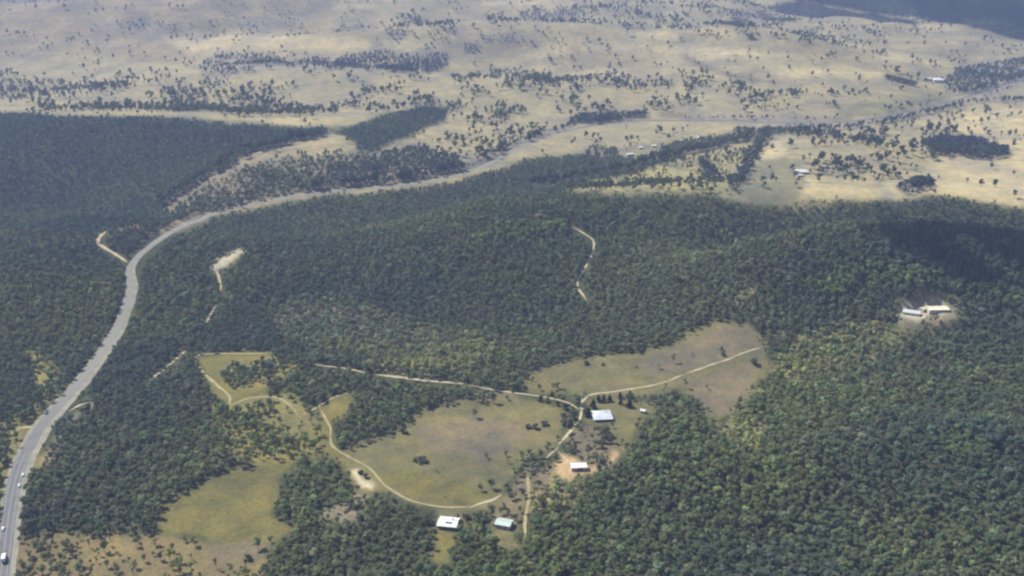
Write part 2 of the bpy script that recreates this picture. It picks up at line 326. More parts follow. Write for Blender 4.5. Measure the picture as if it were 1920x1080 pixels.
line(k_road, HIGHWAY[:9], 40); line(k_road, HIGHWAY[8:16], 30); line(k_road, HIGHWAY[15:18], 20); line(k_road, HIGHWAY[17:22], 5); line(k_road, HIGHWAY[21:30], 5); line(k_road, HIGHWAY[29:], 5)
for _, _, pw, pts in TRACKS: line(k_road, pts, pw)

roads = cover == k_road; cover = nat
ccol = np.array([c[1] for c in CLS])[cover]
def blur(a, n):
    for ax in (0, 1):
        p = np.concatenate([np.repeat(np.take(a, [0], ax), n, ax), a, np.repeat(np.take(a, [-1], ax), n, ax)], ax)
        s = np.cumsum(p, ax); s = np.concatenate([np.zeros_like(np.take(s, [0], ax)), s], ax)
        L = a.shape[ax]
        a = (np.take(s, range(2 * n + 1, 2 * n + 1 + L), ax) - np.take(s, range(0, L), ax)) / (2 * n + 1)
    return a
ccol = blur(blur(ccol, 1), 1)
edge_d = blur(blur((np.array([c[0] for c in CLS])[cover] > .7).astype(float), 4), 3)
def cellidx(px, py):
    return np.clip(((py - Y0) / CS).astype(int), 0, GH - 1), np.clip(((px - X0) / CS).astype(int), 0, GW - 1)
def warp(x, y, dep):
    a = 9.0 * FPX / np.maximum(dep, 300)
    return (fbm(x, y, 42, 31, 3) - .5) * 2.2 * a, (fbm(x, y, 42, 57, 3) - .5) * 1.1 * a

# ------------------------------------------------------------------ materials
def mat(name, col, rough=.8, spec=.2, bump=None, var=0.0, scale=1.0):
    m = bpy.data.materials.new(name); m.use_nodes = True; n = m.node_tree.nodes; l = m.node_tree.links
    b = n['Principled BSDF']; b.inputs['Roughness'].default_value = rough; b.inputs['Specular IOR Level'].default_value = spec
    b.inputs['Base Color'].default_value = (*col, 1)
    if var:
        t = n.new('ShaderNodeTexNoise'); t.inputs['Scale'].default_value = scale; t.inputs['Detail'].default_value = 6
        tc = n.new('ShaderNodeTexCoord'); l.new(tc.outputs['Object'], t.inputs['Vector'])
        r = n.new('ShaderNodeValToRGB'); r.color_ramp.elements[0].position = .3; r.color_ramp.elements[1].position = .7
        r.color_ramp.elements[0].color = (*[c * (1 - var) for c in col], 1); r.color_ramp.elements[1].color = (*[min(1, c * (1 + var)) for c in col], 1)
        l.new(t.outputs[0], r.inputs[0]); l.new(r.outputs[0], b.inputs['Base Color'])
    return m
def leaf_material(name, base):
    m = bpy.data.materials.new(name); m.use_nodes = True; n = m.node_tree.nodes; l = m.node_tree.links
    for x in list(n): n.remove(x)
    out = n.new('ShaderNodeOutputMaterial'); mx = n.new('ShaderNodeMixShader'); mx.inputs[0].default_value = .4
    d = n.new('ShaderNodeBsdfDiffuse'); t = n.new('ShaderNodeBsdfTranslucent')
    at_ = n.new('ShaderNodeAttribute'); at_.attribute_type = 'INSTANCER'; at_.attribute_name = 'tint'
    la = n.new('ShaderNodeAttribute'); la.attribute_name = 'leaf'
    mu = n.new('ShaderNodeMix'); mu.data_type = 'RGBA'; mu.blend_type = 'MULTIPLY'; mu.inputs[0].default_value = 1
    mu2 = n.new('ShaderNodeMix'); mu2.data_type = 'RGBA'; mu2.blend_type = 'MULTIPLY'; mu2.inputs[0].default_value = 1
    mu.inputs[6].default_value = (*base, 1); l.new(at_.outputs['Color'], mu.inputs[7])
    l.new(mu.outputs[2], mu2.inputs[6]); l.new(la.outputs['Color'], mu2.inputs[7])
    l.new(mu2.outputs[2], d.inputs[0]); l.new(mu2.outputs[2], t.inputs[0])
    l.new(d.outputs[0], mx.inputs[1]); l.new(t.outputs[0], mx.inputs[2]); l.new(mx.outputs[0], out.inputs[0])
    return m
M_leaf = leaf_material('gum_leaves', (.215, .240, .156))
M_conifer = leaf_material('dark_conifer_leaves', (.030, .042, .028))
M_bark = mat('pale_bark', (.30, .27, .22), .9, .1, var=.3, scale=2)
M_asphalt = mat('asphalt', (.15, .15, .155), .9, .2, var=.15, scale=.15)
M_gravel = mat('gravel_verge', (.26, .25, .20), .95, .1, var=.2, scale=.12)
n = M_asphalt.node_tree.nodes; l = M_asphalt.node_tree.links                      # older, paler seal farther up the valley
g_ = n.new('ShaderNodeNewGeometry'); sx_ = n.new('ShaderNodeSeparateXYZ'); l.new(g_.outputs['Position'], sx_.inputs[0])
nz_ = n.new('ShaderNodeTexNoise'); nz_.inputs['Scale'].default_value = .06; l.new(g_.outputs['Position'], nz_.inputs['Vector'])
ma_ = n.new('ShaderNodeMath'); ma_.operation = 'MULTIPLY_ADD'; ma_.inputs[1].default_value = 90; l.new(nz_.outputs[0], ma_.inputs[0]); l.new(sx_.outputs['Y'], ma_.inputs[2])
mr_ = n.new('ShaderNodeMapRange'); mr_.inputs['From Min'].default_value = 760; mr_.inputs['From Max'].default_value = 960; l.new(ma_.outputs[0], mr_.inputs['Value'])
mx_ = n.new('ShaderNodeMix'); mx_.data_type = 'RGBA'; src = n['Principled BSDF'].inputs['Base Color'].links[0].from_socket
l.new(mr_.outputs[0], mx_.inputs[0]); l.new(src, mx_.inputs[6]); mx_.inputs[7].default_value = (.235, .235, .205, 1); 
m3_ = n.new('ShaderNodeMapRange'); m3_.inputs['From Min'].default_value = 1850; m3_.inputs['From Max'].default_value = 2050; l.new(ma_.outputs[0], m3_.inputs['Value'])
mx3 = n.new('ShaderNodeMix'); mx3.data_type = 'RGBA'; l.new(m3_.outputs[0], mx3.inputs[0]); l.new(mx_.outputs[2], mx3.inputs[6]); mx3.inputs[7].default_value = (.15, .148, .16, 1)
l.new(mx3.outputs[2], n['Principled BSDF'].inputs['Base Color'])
M_tramp = mat('worn_grass_track', (.33, .29, .15), .95, .1, var=.2, scale=.15)
M_dirt = mat('dirt', (.44, .38, .25), .95, .1, var=.22, scale=.15)
M_paint = mat('road_paint', (.5, .5, .48), .7, .2, var=.1, scale=.6)
M_wroof = mat('white_sheet_roof', (.72, .72, .70), .5, .3, var=.14, scale=.5)
M_broof = mat('bluish_white_roof', (.62, .66, .71), .45, .3, var=.15, scale=.5)
M_groof = mat('pale_green_roof', (.50, .60, .54), .5, .3, var=.1, scale=.6)
M_croof = mat('cream_roof', (.80, .74, .56), .6, .2, var=.08, scale=.5)
M_grroof = mat('grey_roof', (.55, .56, .57), .5, .3, var=.1, scale=.5)
M_wall = mat('weatherboard_wall', (.45, .43, .38), .85, .15, var=.1, scale=.8)
M_cwall = mat('cream_wall', (.55, .50, .38), .85, .15, var=.1, scale=.8)
M_glass = mat('dark_glass', (.03, .035, .04), .15, .5)
M_dark = mat('shadowed_timber', (.10, .085, .07), .9, .1, var=.2, scale=1)  # nearest house's walls: shade put into the colour; doors: plain dark timber
M_frame = mat('window_frame_paint', (.65, .65, .62), .6, .2)
M_panel = mat('dark_roof_panel', (.035, .045, .08), .25, .5)
M_carw = mat('white_car_paint', (.80, .81, .82), .3, .5)
M_tyre = mat('tyre_rubber', (.03, .03, .03), .9, .1)
M_rim = mat('steel_rim', (.4, .4, .4), .4, .5)
M_red = mat('tail_light_red', (.45, .03, .03), .3, .5)
M_tank = mat('white_tank', (.78, .78, .76), .6, .2, var=.06, scale=1)
M_rust = mat('grey_iron', (.45, .44, .43), .6, .3, var=.15, scale=1)

# ground: land-cover colour per vertex, broken up by grass and soil noise
mg = bpy.data.materials.new('grassland_ground'); mg.use_nodes = True
n = mg.node_tree.nodes; l = mg.node_tree.links; b = n['Principled BSDF']
b.inputs['Roughness'].default_value = .95; b.inputs['Specular IOR Level'].default_value = .05
ca = n.new('ShaderNodeAttribute'); ca.attribute_name = 'land'
geo = n.new('ShaderNodeNewGeometry')
last = ca.outputs['Color']
for sc, amt, seed in ((.012, .55, 0), (.06, .5, 40), (.35, .5, 90)):
    mp = n.new('ShaderNodeMapping'); mp.inputs['Location'].default_value = (seed, seed, 0); l.new(geo.outputs['Position'], mp.inputs[0])
    t = n.new('ShaderNodeTexNoise'); t.inputs['Scale'].default_value = sc; t.inputs['Detail'].default_value = 5; l.new(mp.outputs[0], t.inputs['Vector'])
    r = n.new('ShaderNodeValToRGB'); e = r.color_ramp.elements
    e[0].position = .32; e[1].position = .68
    if seed == 0: e[0].color = (.74, .76, .86, 1); e[1].color = (1.18, 1.12, .96, 1)
    elif seed == 40: e[0].color = (.80, .84, .88, 1); e[1].color = (1.18, 1.13, 1.0, 1)
    else: e[0].color = (.78, .80, .80, 1); e[1].color = (1.18, 1.16, 1.12, 1)
    l.new(t.outputs[0], r.inputs[0])
    mx = n.new('ShaderNodeMix'); mx.data_type = 'RGBA'; mx.blend_type = 'MULTIPLY'; mx.inputs[0].default_value = 1
    l.new(last, mx.inputs[6]); l.new(r.outputs[0], mx.inputs[7]); last = mx.outputs[2]
l.new(last, b.inputs['Base Color'])

# ------------------------------------------------------------------ terrain
NA = 640
ang = np.radians(np.linspace(-60, 60, NA))
rad = np.concatenate([np.geomspace(90, 500, 40, endpoint=False), np.geomspace(500, 2500, 420, endpoint=False), np.geomspace(2500, 14000, 170)])
NR = len(rad)
A, D = np.meshgrid(ang, rad)
tx = (D * np.sin(A)).ravel(); ty = (D * np.cos(A)).ravel(); tz = hgt(tx, ty)
def mesh_np(name, co, quads, mats, smooth=True):
    me = bpy.data.meshes.new(name); nv, nf = len(co), len(quads)
    k = quads.shape[1]
    me.vertices.add(nv); me.vertices.foreach_set('co', np.asarray(co, np.float32).ravel())
    me.loops.add(nf * k); me.loops.foreach_set('vertex_index', quads.astype(np.int32).ravel())
    me.polygons.add(nf); me.polygons.foreach_set('loop_start', np.arange(0, nf * k, k, dtype=np.int32))
    me.polygons.foreach_set('use_smooth', np.full(nf, smooth))
    me.update(calc_edges=True); me.validate()
    for m in mats: me.materials.append(m)
    return me
def link(name, me, parent=None):
    o = bpy.data.objects.new(name, me); COL.objects.link(o)
    if parent: o.parent = parent
    return o
i = np.arange(NR - 1)[:, None] * NA + np.arange(NA - 1)[None, :]
quads = np.stack([i, i + 1, i + 1 + NA, i + NA], -1).reshape(-1, 4)
quads = quads[:, ::-1]
gm = mesh_np('ground', np.stack([tx, ty, tz], 1), quads, [mg])
px, py, dep = project(tx, ty, tz)
wx, wy = warp(tx, ty, dep)
ci = cellidx(px + wx, py + wy)
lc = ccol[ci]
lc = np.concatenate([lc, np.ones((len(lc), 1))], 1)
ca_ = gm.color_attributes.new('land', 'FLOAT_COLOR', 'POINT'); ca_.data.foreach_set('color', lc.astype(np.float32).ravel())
go = link('ground', gm); go['kind'] = 'structure'; go['label'] = 'dry grassland and bush floor rolling away to far hills'

# ------------------------------------------------------------------ roads and tracks as sheets on the ground
def smooth_path(P, step):
    P = np.asarray(P, float); out = []
    Q = np.vstack([2 * P[0] - P[1], P, 2 * P[-1] - P[-2]])
    for k in range(1, len(Q) - 2):
        a, b_, c, d = Q[k - 1], Q[k], Q[k + 1], Q[k + 2]
        m = max(2, int(np.hypot(*(c - b_)) / step))
        for t in np.arange(m) / m:
            out.append(.5 * (2 * b_ + (c - a) * t + (2 * a - 5 * b_ + 4 * c - d) * t * t + (3 * b_ - a - 3 * c + d) * t ** 3))
    out.append(P[-1]); return np.array(out)
def ribbon(name, path, width, lift, m, ragged=0.0, off=0.0, nx=5, label=None):
    path = np.asarray(path); t = np.gradient(path, axis=0); t /= np.maximum(np.hypot(t[:, 0], t[:, 1]), 1e-6)[:, None]
    nrm = np.stack([t[:, 1], -t[:, 0]], 1)
    wd = np.broadcast_to(np.asarray(width, float), (len(path),)).copy()
    if 'track' in name: wd *= np.clip((np.minimum(np.arange(len(path)), len(path) - 1 - np.arange(len(path))) + 1) / 7, .15, 1)
    e1 = (fbm(path[:, 0], path[:, 1], 14, 5, 2) - .5) * 2 * ragged; e2 = (fbm(path[:, 0] + 99, path[:, 1], 14, 8, 2) - .5) * 2 * ragged
    rows = []
    for s in np.linspace(-1, 1, nx):
        ww = off + s * wd / 2 + (np.where(s < 0, -e1, e2) * abs(s))
        q = path + nrm * ww[:, None]
        rows.append(np.column_stack([q, hgt(q[:, 0], q[:, 1]) + lift]))
    co = np.stack(rows, 1).reshape(-1, 3); N = len(path)
    i = np.arange(N - 1)[:, None] * nx + np.arange(nx - 1)[None]
    q = np.stack([i, i + 1, i + 1 + nx, i + nx], -1).reshape(-1, 4)
    o = link(name, mesh_np(name, co, q, [m])); o['kind'] = 'structure'
    if label: o['label'] = label
    return o
hw = ground([p[0] for p in HIGHWAY], [p[1] for p in HIGHWAY])[:, :2]
hp = smooth_path(hw, 5.0)
ddist = np.hypot(hp[:, 0], hp[:, 1])
ribbon('verge', hp, np.interp(ddist, [600, 760, 820, 900, 1020, 1150, 1220, 1700, 2400, 3500], [13.5, 15.5, 18, 17.5, 15, 12, 7.5, 8, 11, 13]), .16, M_gravel, .9, 1.0, 7, 'pale gravel verge along both sides of the highway')
rw = np.interp(ddist, [600, 800, 900, 1200, 1700, 2200], [11.0, 9.5, 9, 6, 6.5, 10])
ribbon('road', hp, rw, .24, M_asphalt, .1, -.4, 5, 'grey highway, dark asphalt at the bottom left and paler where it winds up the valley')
near = hp[ddist < 830]
for nm, o_, wd in (('road_edge_line', -4.0, .18), ('road_edge_line', 3.2, .18), ('road_centre_line', -.4, .2)):
    ribbon(nm, near, wd, .28, M_paint, 0, o_, 2)
for nm, wd, pw, pts in TRACKS:
    g = ground([p[0] for p in pts], [p[1] for p in pts])[:, :2]
    ribbon(nm, smooth_path(g, 2.0), wd, .14, M_tramp if nm == 'grass_track' else M_dirt, .9)

# ------------------------------------------------------------------ mesh builder
class MB:
    def __init__(s): s.v = []; s.f = []; s.mi = []; s.lc = []
    def face(s, pts, mi=0, leaf=None):
        k = len(s.v); s.v += [tuple(p) for p in pts]; s.f.append(tuple(range(k, k + len(pts)))); s.mi.append(mi); s.lc.append(leaf or (1, 1, 1))
    def box(s, c, d, mi=0, rz=0):
        x, y, z = d[0] / 2, d[1] / 2, d[2] / 2; co, si = math.cos(rz), math.sin(rz)
        P = [(c[0] + (a * x) * co - (b_ * y) * si, c[1] + (a * x) * si + (b_ * y) * co, c[2] + e * z) for a, b_, e in ((-1, -1, -1), (1, -1, -1), (1, 1, -1), (-1, 1, -1), (-1, -1, 1), (1, -1, 1), (1, 1, 1), (-1, 1, 1))]
        for q in ((0, 3, 2, 1), (4, 5, 6, 7), (0, 1, 5, 4), (1, 2, 6, 5), (2, 3, 7, 6), (3, 0, 4, 7)): s.face([P[j] for j in q], mi)
    def tube(s, p, q, r0, r1, n=6, mi=0, cap=False):
        p, q = Vector(p), Vector(q); d = (q - p).normalized(); a = d.orthogonal().normalized(); b_ = d.cross(a)
        A_ = [p + (a * math.cos(t) + b_ * math.sin(t)) * r0 for t in [2 * math.pi * j / n for j in range(n)]]
        B_ = [q + (a * math.cos(t) + b_ * math.sin(t)) * r1 for t in [2 * math.pi * j / n for j in range(n)]]
        for j in range(n): s.face([A_[j], A_[(j + 1) % n], B_[(j + 1) % n], B_[j]], mi)
        if cap: s.face(B_, mi); s.face(A_[::-1], mi)
    def mesh(s, name, mats, smooth=False):
        me = bpy.data.meshes.new(name); me.from_pydata(s.v, [], s.f)
        for m in mats: me.materials.append(m)
        me.polygons.foreach_set('material_index', s.mi); me.polygons.foreach_set('use_smooth', [smooth] * len(s.f))
        a = me.attributes.new('leaf', 'FLOAT_COLOR', 'FACE'); a.data.foreach_set('color', np.array([(*c, 1) for c in s.lc], np.float32).ravel())
        me.update(); return me
    def build(s, name, mats, parent=None, smooth=False):
        return link(name, s.mesh(name, mats if isinstance(mats, list) else [mats], smooth), parent)

# ------------------------------------------------------------------ trees
def leaf_cloud(mb, c, r, n, sz, rnd, mi=0, up=.35):
    for _ in range(n):
        d = Vector((rnd.gauss(0, 1), rnd.gauss(0, 1), rnd.gauss(0, 1)))
        if d.length < 1e-3: continue
        d.normalize(); k = rnd.uniform(.55, 1.08)
        p = Vector((c[0] + d.x * r[0] * k, c[1] + d.y * r[1] * k, c[2] + d.z * r[2] * k))
        nr = (d + Vector((rnd.gauss(0, .55), rnd.gauss(0, .55), rnd.gauss(0, .55) + up))).normalized()
        a = nr.orthogonal().normalized(); a.rotate(Matrix.Rotation(rnd.uniform(0, 6.28), 3, nr)); b_ = nr.cross(a)
        s = sz * rnd.uniform(.65, 1.3); t = s * rnd.uniform(.5, .9); g = rnd.uniform(.75, 1.25)
        col = (g * rnd.uniform(.94, 1.08), g, g * rnd.uniform(.88, 1.08))
        mb.face([p - a * s * .5, p - b_ * t * .5 + a * s * .1, p + a * s * .5, p + b_ * t * .5 - a * s * .08], mi, col)
def gum(seed, H, spread, nclump, nleaf, sz, base=.42):
    rnd = random.Random(seed); T = MB(); K = MB(); lean = Vector((rnd.uniform(-.06, .06), rnd.uniform(-.06, .06), 0))
    top = Vector((lean.x * H, lean.y * H, H * .62)); mid = Vector((lean.x * H * .3, lean.y * H * .6, H * .33))
    T.tube((0, 0, -.6), mid, .26, .2, 7); T.tube(mid, top, .2, .1, 6)
    for j in range(nclump):
        a = 6.283 * j / nclump + rnd.uniform(-.5, .5); rr = spread * rnd.uniform(.25, .72) if j else spread * .1
        z = H * (rnd.uniform(base + .12, .86) if j else .87)
        c = Vector((math.cos(a) * rr + top.x, math.sin(a) * rr + top.y, z))
        s0 = mid.lerp(top, rnd.uniform(.0, .9)); T.tube(s0, c, .1, .035, 5)
        cr = spread * rnd.uniform(.32, .58)
        leaf_cloud(K, c, (cr, cr * rnd.uniform(.8, 1.1), cr * rnd.uniform(.6, .85)), nleaf, sz, rnd)
    return T, K
def conifer(seed, H, r):
    rnd = random.Random(seed); T = MB(); K = MB(); T.tube((0, 0, -.5), (0, 0, H * .9), .22, .05, 7)
    for j in range(9):
        f = j / 8; z = H * (.12 + .8 * f); rr = r * (1 - f) ** .7 + .25
        for q in range(5):
            a = rnd.uniform(0, 6.28); leaf_cloud(K, (math.cos(a) * rr * .5, math.sin(a) * rr * .5, z), (rr * .55, rr * .55, H * .07), 16, .7, rnd)
    return T, K
GUMS = [gum(11, 11.0, 3.3, 7, 84, .85, .25), gum(12, 10.0, 2.9, 6, 90, .8, .2), gum(13, 12.0, 2.7, 7, 80, .8, .28), gum(14, 9.0, 3.6, 8, 80, .85, .2), gum(15, 10.5, 3.0, 6, 92, .85, .25)]
SHRUBS = [gum(21, 4.2, 2.4, 8, 75, .75, -.02), gum(22, 3.6, 2.8, 9, 75, .75, -.05)]
CONS = [conifer(31, 9.0, 2.3), conifer(32, 7.5, 2.0)]
def parts_mesh(TK, nm, leafm):
    return TK[0].mesh(nm + '_trunk', [M_bark], True), TK[1].mesh(nm + '_crown', [leafm])
GUM_M = [parts_mesh(t, 'gum', M_leaf) for t in GUMS]; SHRUB_M = [parts_mesh(t, 'shrub', M_leaf) for t in SHRUBS]; CON_M = [parts_mesh(t, 'conifer', M_conifer) for t in CONS]
def joined(TK, nm, lm):
    j = MB(); j.v = list(TK[0].v) + list(TK[1].v); k = len(TK[0].v)
    j.f = list(TK[0].f) + [tuple(q + k for q in f) for f in TK[1].f]; j.mi = [0] * len(TK[0].f) + [1] * len(TK[1].f); j.lc = TK[0].lc + TK[1].lc
    return j.mesh(nm, [M_bark, lm])
GUM_J = [joined(t, 'tree', M_leaf) for t in GUMS]
def tree(name, label, meshes, p, scale, wide, rz, tint, group=None, cat='tree'):
    r = bpy.data.objects.new(name, None); r.empty_display_size = 1; COL.objects.link(r); r.location = p; r.rotation_euler = (0, 0, rz); r.scale = (scale * wide, scale * wide, scale)
    r['label'] = label; r['category'] = cat
    if group: r['group'] = group
    t = link('trunk', meshes[0], r); k = link('crown', meshes[1], r); k['tint'] = [float(q) for q in tint]
    return r

# scatter by land cover: one candidate per jittered cell, kept by the cover's density at its foot and at its crown
dens = np.array([c[0] for c in CLS]); tints = np.array([c[2] for c in CLS]); sizes = np.array([c[3] for c in CLS])
BLD = [tuple(at(*q)[:2]) for q in ((841, 985), (945, 986), (1128, 782), (1085, 880), (1206, 774), (1757, 582), (1708, 589), (1730, 586), (1503, 324), (1180, 292), (1201, 279), (1226, 276), (1759, 154), (1738, 151), (1312, 260))]
def scatter(d0, d1, cell, half=34):
    xm = d1 * math.tan(R(half)); xs = np.arange(-xm, xm, cell); ys = np.arange(d0 * .55, d1, cell)
    x, y = np.meshgrid(xs, ys); x = x.ravel(); y = y.ravel()
    x = x + rng.uniform(-.48, .48, len(x)) * cell; y = y + rng.uniform(-.48, .48, len(y)) * cell
    d = np.hypot(x, y); k = (d >= d0) & (d < d1) & (np.abs(np.arctan2(x, y)) < R(half)); x, y, d = x[k], y[k], d[k]
    z = hgt(x, y); px, py, dp = project(x, y, z); wx, wy = warp(x, y, dp)
    c1 = cover[cellidx(px + wx, py + wy)]; onroad = roads[cellidx(px, py)]
    sz = sizes[c1] * np.clip(rng.normal(1, .26, len(x)), .5, 1.75)
    tpx, tpy, _ = project(x, y, z + 8.0 * sz); c2 = cover[cellidx(tpx + wx * .6, tpy + wy * .6)]; onroad |= roads[cellidx(tpx, tpy)]
    tpx, tpy, _ = project(x, y, z + 4.5 * sz); c3 = cover[cellidx(tpx + wx * .6, tpy + wy * .6)]; onroad |= roads[cellidx(tpx, tpy)]
    patch = np.clip((fbm(x, y, 60, 71, 2) - .5) * 3.2 + 1.0, .1, 1.9)
    dn = dens[c1]; p1 = np.where(dn >= .84, dn * np.clip(patch + .6, .86, 1), dn * np.where(np.isin(c1, [k_plain, k_scat, k_pale, k_lilac, k_scrub]), np.clip((patch - 1) * 2.2 + .9, 0, 2.6), np.clip(patch, .55, 1.5)))
    pr = np.minimum(p1, np.minimum(dens[c2], dens[c3]) * 1.6 + np.where(dn < .3, .05, 0))
    far_area = cell * cell / 30.0
    pr = np.where(dn < .84, 1 - (1 - np.clip(pr, 0, .98)) ** np.minimum(far_area, 2.0), pr)
    fr = np.isin(c1, [k_clear, k_brown])
    ed = edge_d[cellidx(px + wx * .3, py + wy * .3)]
    pr = np.where(fr, np.maximum(pr, np.clip((ed - .07) * .6, 0, .28)), pr); sz = np.where(fr & (c1 != k_mixed), sz * rng.uniform(.7, 1.25, len(sz)), sz)
    for bx, by in BLD: onroad |= (x - bx) ** 2 + (y - by + 5) ** 2 < 13.5 ** 2
    k = (rng.random(len(x)) < pr) & ~onroad
    tn = tints[c1] * (.72 + .45 * rng.random((len(x), 1)) + .8 * rng.random((len(x), 1)) ** 7) * (1 + .07 * rng.normal(size=(len(x), 3)) * [1, .6, 1.2])
    mixk = np.clip((fbm(x, y, 170, 83, 3) - .5) * 2.6 + .5, 0, 1)[:, None]
    tn = tn * (np.array([.72, .80, .93]) * (1 - mixk) + np.array([1.14, 1.16, .88]) * mixk)
    return x[k], y[k], z[k], sz[k], tn[k], c1[k], px[k], py[k], dp[k]
S = [scatter(480, 1250, 4.1, 33), scatter(1250, 2350, 5.3, 33), scatter(2350, 5200, 9.0, 31), scatter(5200, 9000, 17.0, 31)]
S[3][3][:] *= 1.5
x, y, z, sz, tn, cl, px, py, dp = [np.concatenate([s[k] for s in S]) for k in range(9)]
pidx = rng.integers(0, 5, len(x)); rot = rng.uniform(0, 6.283, len(x)); wide = rng.uniform(.85, 1.2, len(x))
inframe = (px > 4) & (px < 1916) & (py > 6) & (py < 1076)
plain_cl = np.isin(cl, [k_plain, k_scat, k_scrub, k_green, k_pale, k_lilac, k_copse, k_creek])
rank = sz / dp
taken = np.zeros(len(x), bool)
# --- the largest gum trees, each its own object
def region(u, v):
    if u > 1000: return 'grey-green gum tree packed into the dense bush at the bottom right', 'gum trees in the bottom right bush'
    if u > 800: return 'gum tree in the bush just below the white-roofed house', 'gum trees below the white-roofed house'
    if u > 470 and v > 985: return 'leafy gum tree in the dark clump left of the white-roofed house', 'gum trees in the clump left of the house'
    if u > 490: return 'gum tree in the dark copse beside the yellow clearing', 'gum trees in the copse by the clearing'
    if u > 60 and v > 1002: return 'small gum tree dotting the rough brown grass at the bottom left', 'gum trees on the rough grass'
    if u > 60: return 'gum tree in the thick bush between highway and yellow clearing', 'gum trees between highway and clearing'
    return 'gum tree on the bank beside the highway', 'gum trees beside the highway'
cand = np.where(inframe & ~plain_cl)[0]; cand = cand[np.argsort(-rank[cand])][:300]
for q in cand:
    lb, gr = region(px[q], py[q])
    tree('gum_tree', lb, GUM_M[pidx[q]], (x[q], y[q], z[q] - .1), sz[q], wide[q], rot[q], tn[q], gr)
taken[cand] = True
# --- the largest of the trees scattered over the far grassland
def plain_region(u, v):
    if u > 1380 and v > 225: return 'small tree on the tan grass slope at right below the creek', 'trees on the right tan slope'
    if u > 1240: return 'tiny tree on the far grassland toward the homestead', 'trees near the far homestead'
    if u > 850: return 'tiny dark tree on the dry rise beyond the middle of the highway', 'trees on the middle dry rise'
    return 'tiny dark tree on the pale grass above the wooded hill', 'trees above the wooded hill'
cand = np.where(inframe & plain_cl)[0]; cand = cand[np.argsort(-rank[cand])][:300]
for q in cand:
    lb, gr = plain_region(px[q], py[q])
    o = link('grassland_tree', GUM_J[pidx[q]]); o.location = (x[q], y[q], z[q] - .1); o.rotation_euler = (0, 0, rot[q]); o.scale = (sz[q] * wide[q], sz[q] * wide[q], sz[q])
    o['tint'] = [float(c) for c in tn[q]]; o['label'] = lb; o['category'] = 'tree'; o['group'] = gr
taken[cand] = True
# --- everything that nobody could count
protos = [bpy.data.objects.new('forest_form', m) for m in GUM_J]
def stuff_trees(name, label, mask):
    q = np.where(mask)[0]; me = bpy.data.meshes.new(name); me.vertices.add(len(q))
    me.vertices.foreach_set('co', np.stack([x[q], y[q], z[q] - .1], 1).astype(np.float32).ravel())
    for nm, ty_, va in (('tsc', 'FLOAT_VECTOR', np.stack([sz[q] * wide[q], sz[q] * wide[q], sz[q]], 1)), ('trot', 'FLOAT_VECTOR', np.stack([0 * rot[q], 0 * rot[q], rot[q]], 1)), ('tidx', 'INT', pidx[q])):
        a = me.attributes.new(nm, ty_, 'POINT'); a.data.foreach_set('vector' if ty_ == 'FLOAT_VECTOR' else 'value', va.astype(np.int32 if ty_ == 'INT' else np.float32).ravel())
    a = me.attributes.new('tint', 'FLOAT_COLOR', 'POINT'); a.data.foreach_set('color', np.concatenate([tn[q], np.ones((len(q), 1))], 1).astype(np.float32).ravel())
    o = link(name, me); o['kind'] = 'stuff'; o['label'] = label
    g = bpy.data.node_groups.new(name, 'GeometryNodeTree'); g.interface.new_socket('Geometry', in_out='INPUT', socket_type='NodeSocketGeometry'); g.interface.new_socket('Geometry', in_out='OUTPUT', socket_type='NodeSocketGeometry')
    N, L = g.nodes, g.links; gi = N.new('NodeGroupInput'); go_ = N.new('NodeGroupOutput'); ip = N.new('GeometryNodeInstanceOnPoints'); jn = N.new('GeometryNodeJoinGeometry')
    for p in reversed(protos):
        oi = N.new('GeometryNodeObjectInfo'); oi.inputs['Object'].default_value = p; oi.inputs['As Instance'].default_value = True; L.new(oi.outputs['Geometry'], jn.inputs[0])
    def attr(nm, dt):
        a = N.new('GeometryNodeInputNamedAttribute'); a.data_type = dt; a.inputs['Name'].default_value = nm; return a.outputs['Attribute']
    L.new(gi.outputs[0], ip.inputs['Points']); L.new(jn.outputs[0], ip.inputs['Instance']); ip.inputs['Pick Instance'].default_value = True
    L.new(attr('tidx', 'INT'), ip.inputs['Instance Index']); L.new(attr('trot', 'FLOAT_VECTOR'), ip.inputs['Rotation']); L.new(attr('tsc', 'FLOAT_VECTOR'), ip.inputs['Scale'])
    L.new(ip.outputs[0], go_.inputs[0])
    md = o.modifiers.new('trees', 'NODES'); md.node_group = g
    print(name, len(q)); return o
stuff_trees('forest', 'grey-green eucalypt forest covering the hills and gullies', ~taken & ~plain_cl)
stuff_trees('scattered_trees', 'dark trees scattered over the far dry grassland', ~taken & plain_cl)

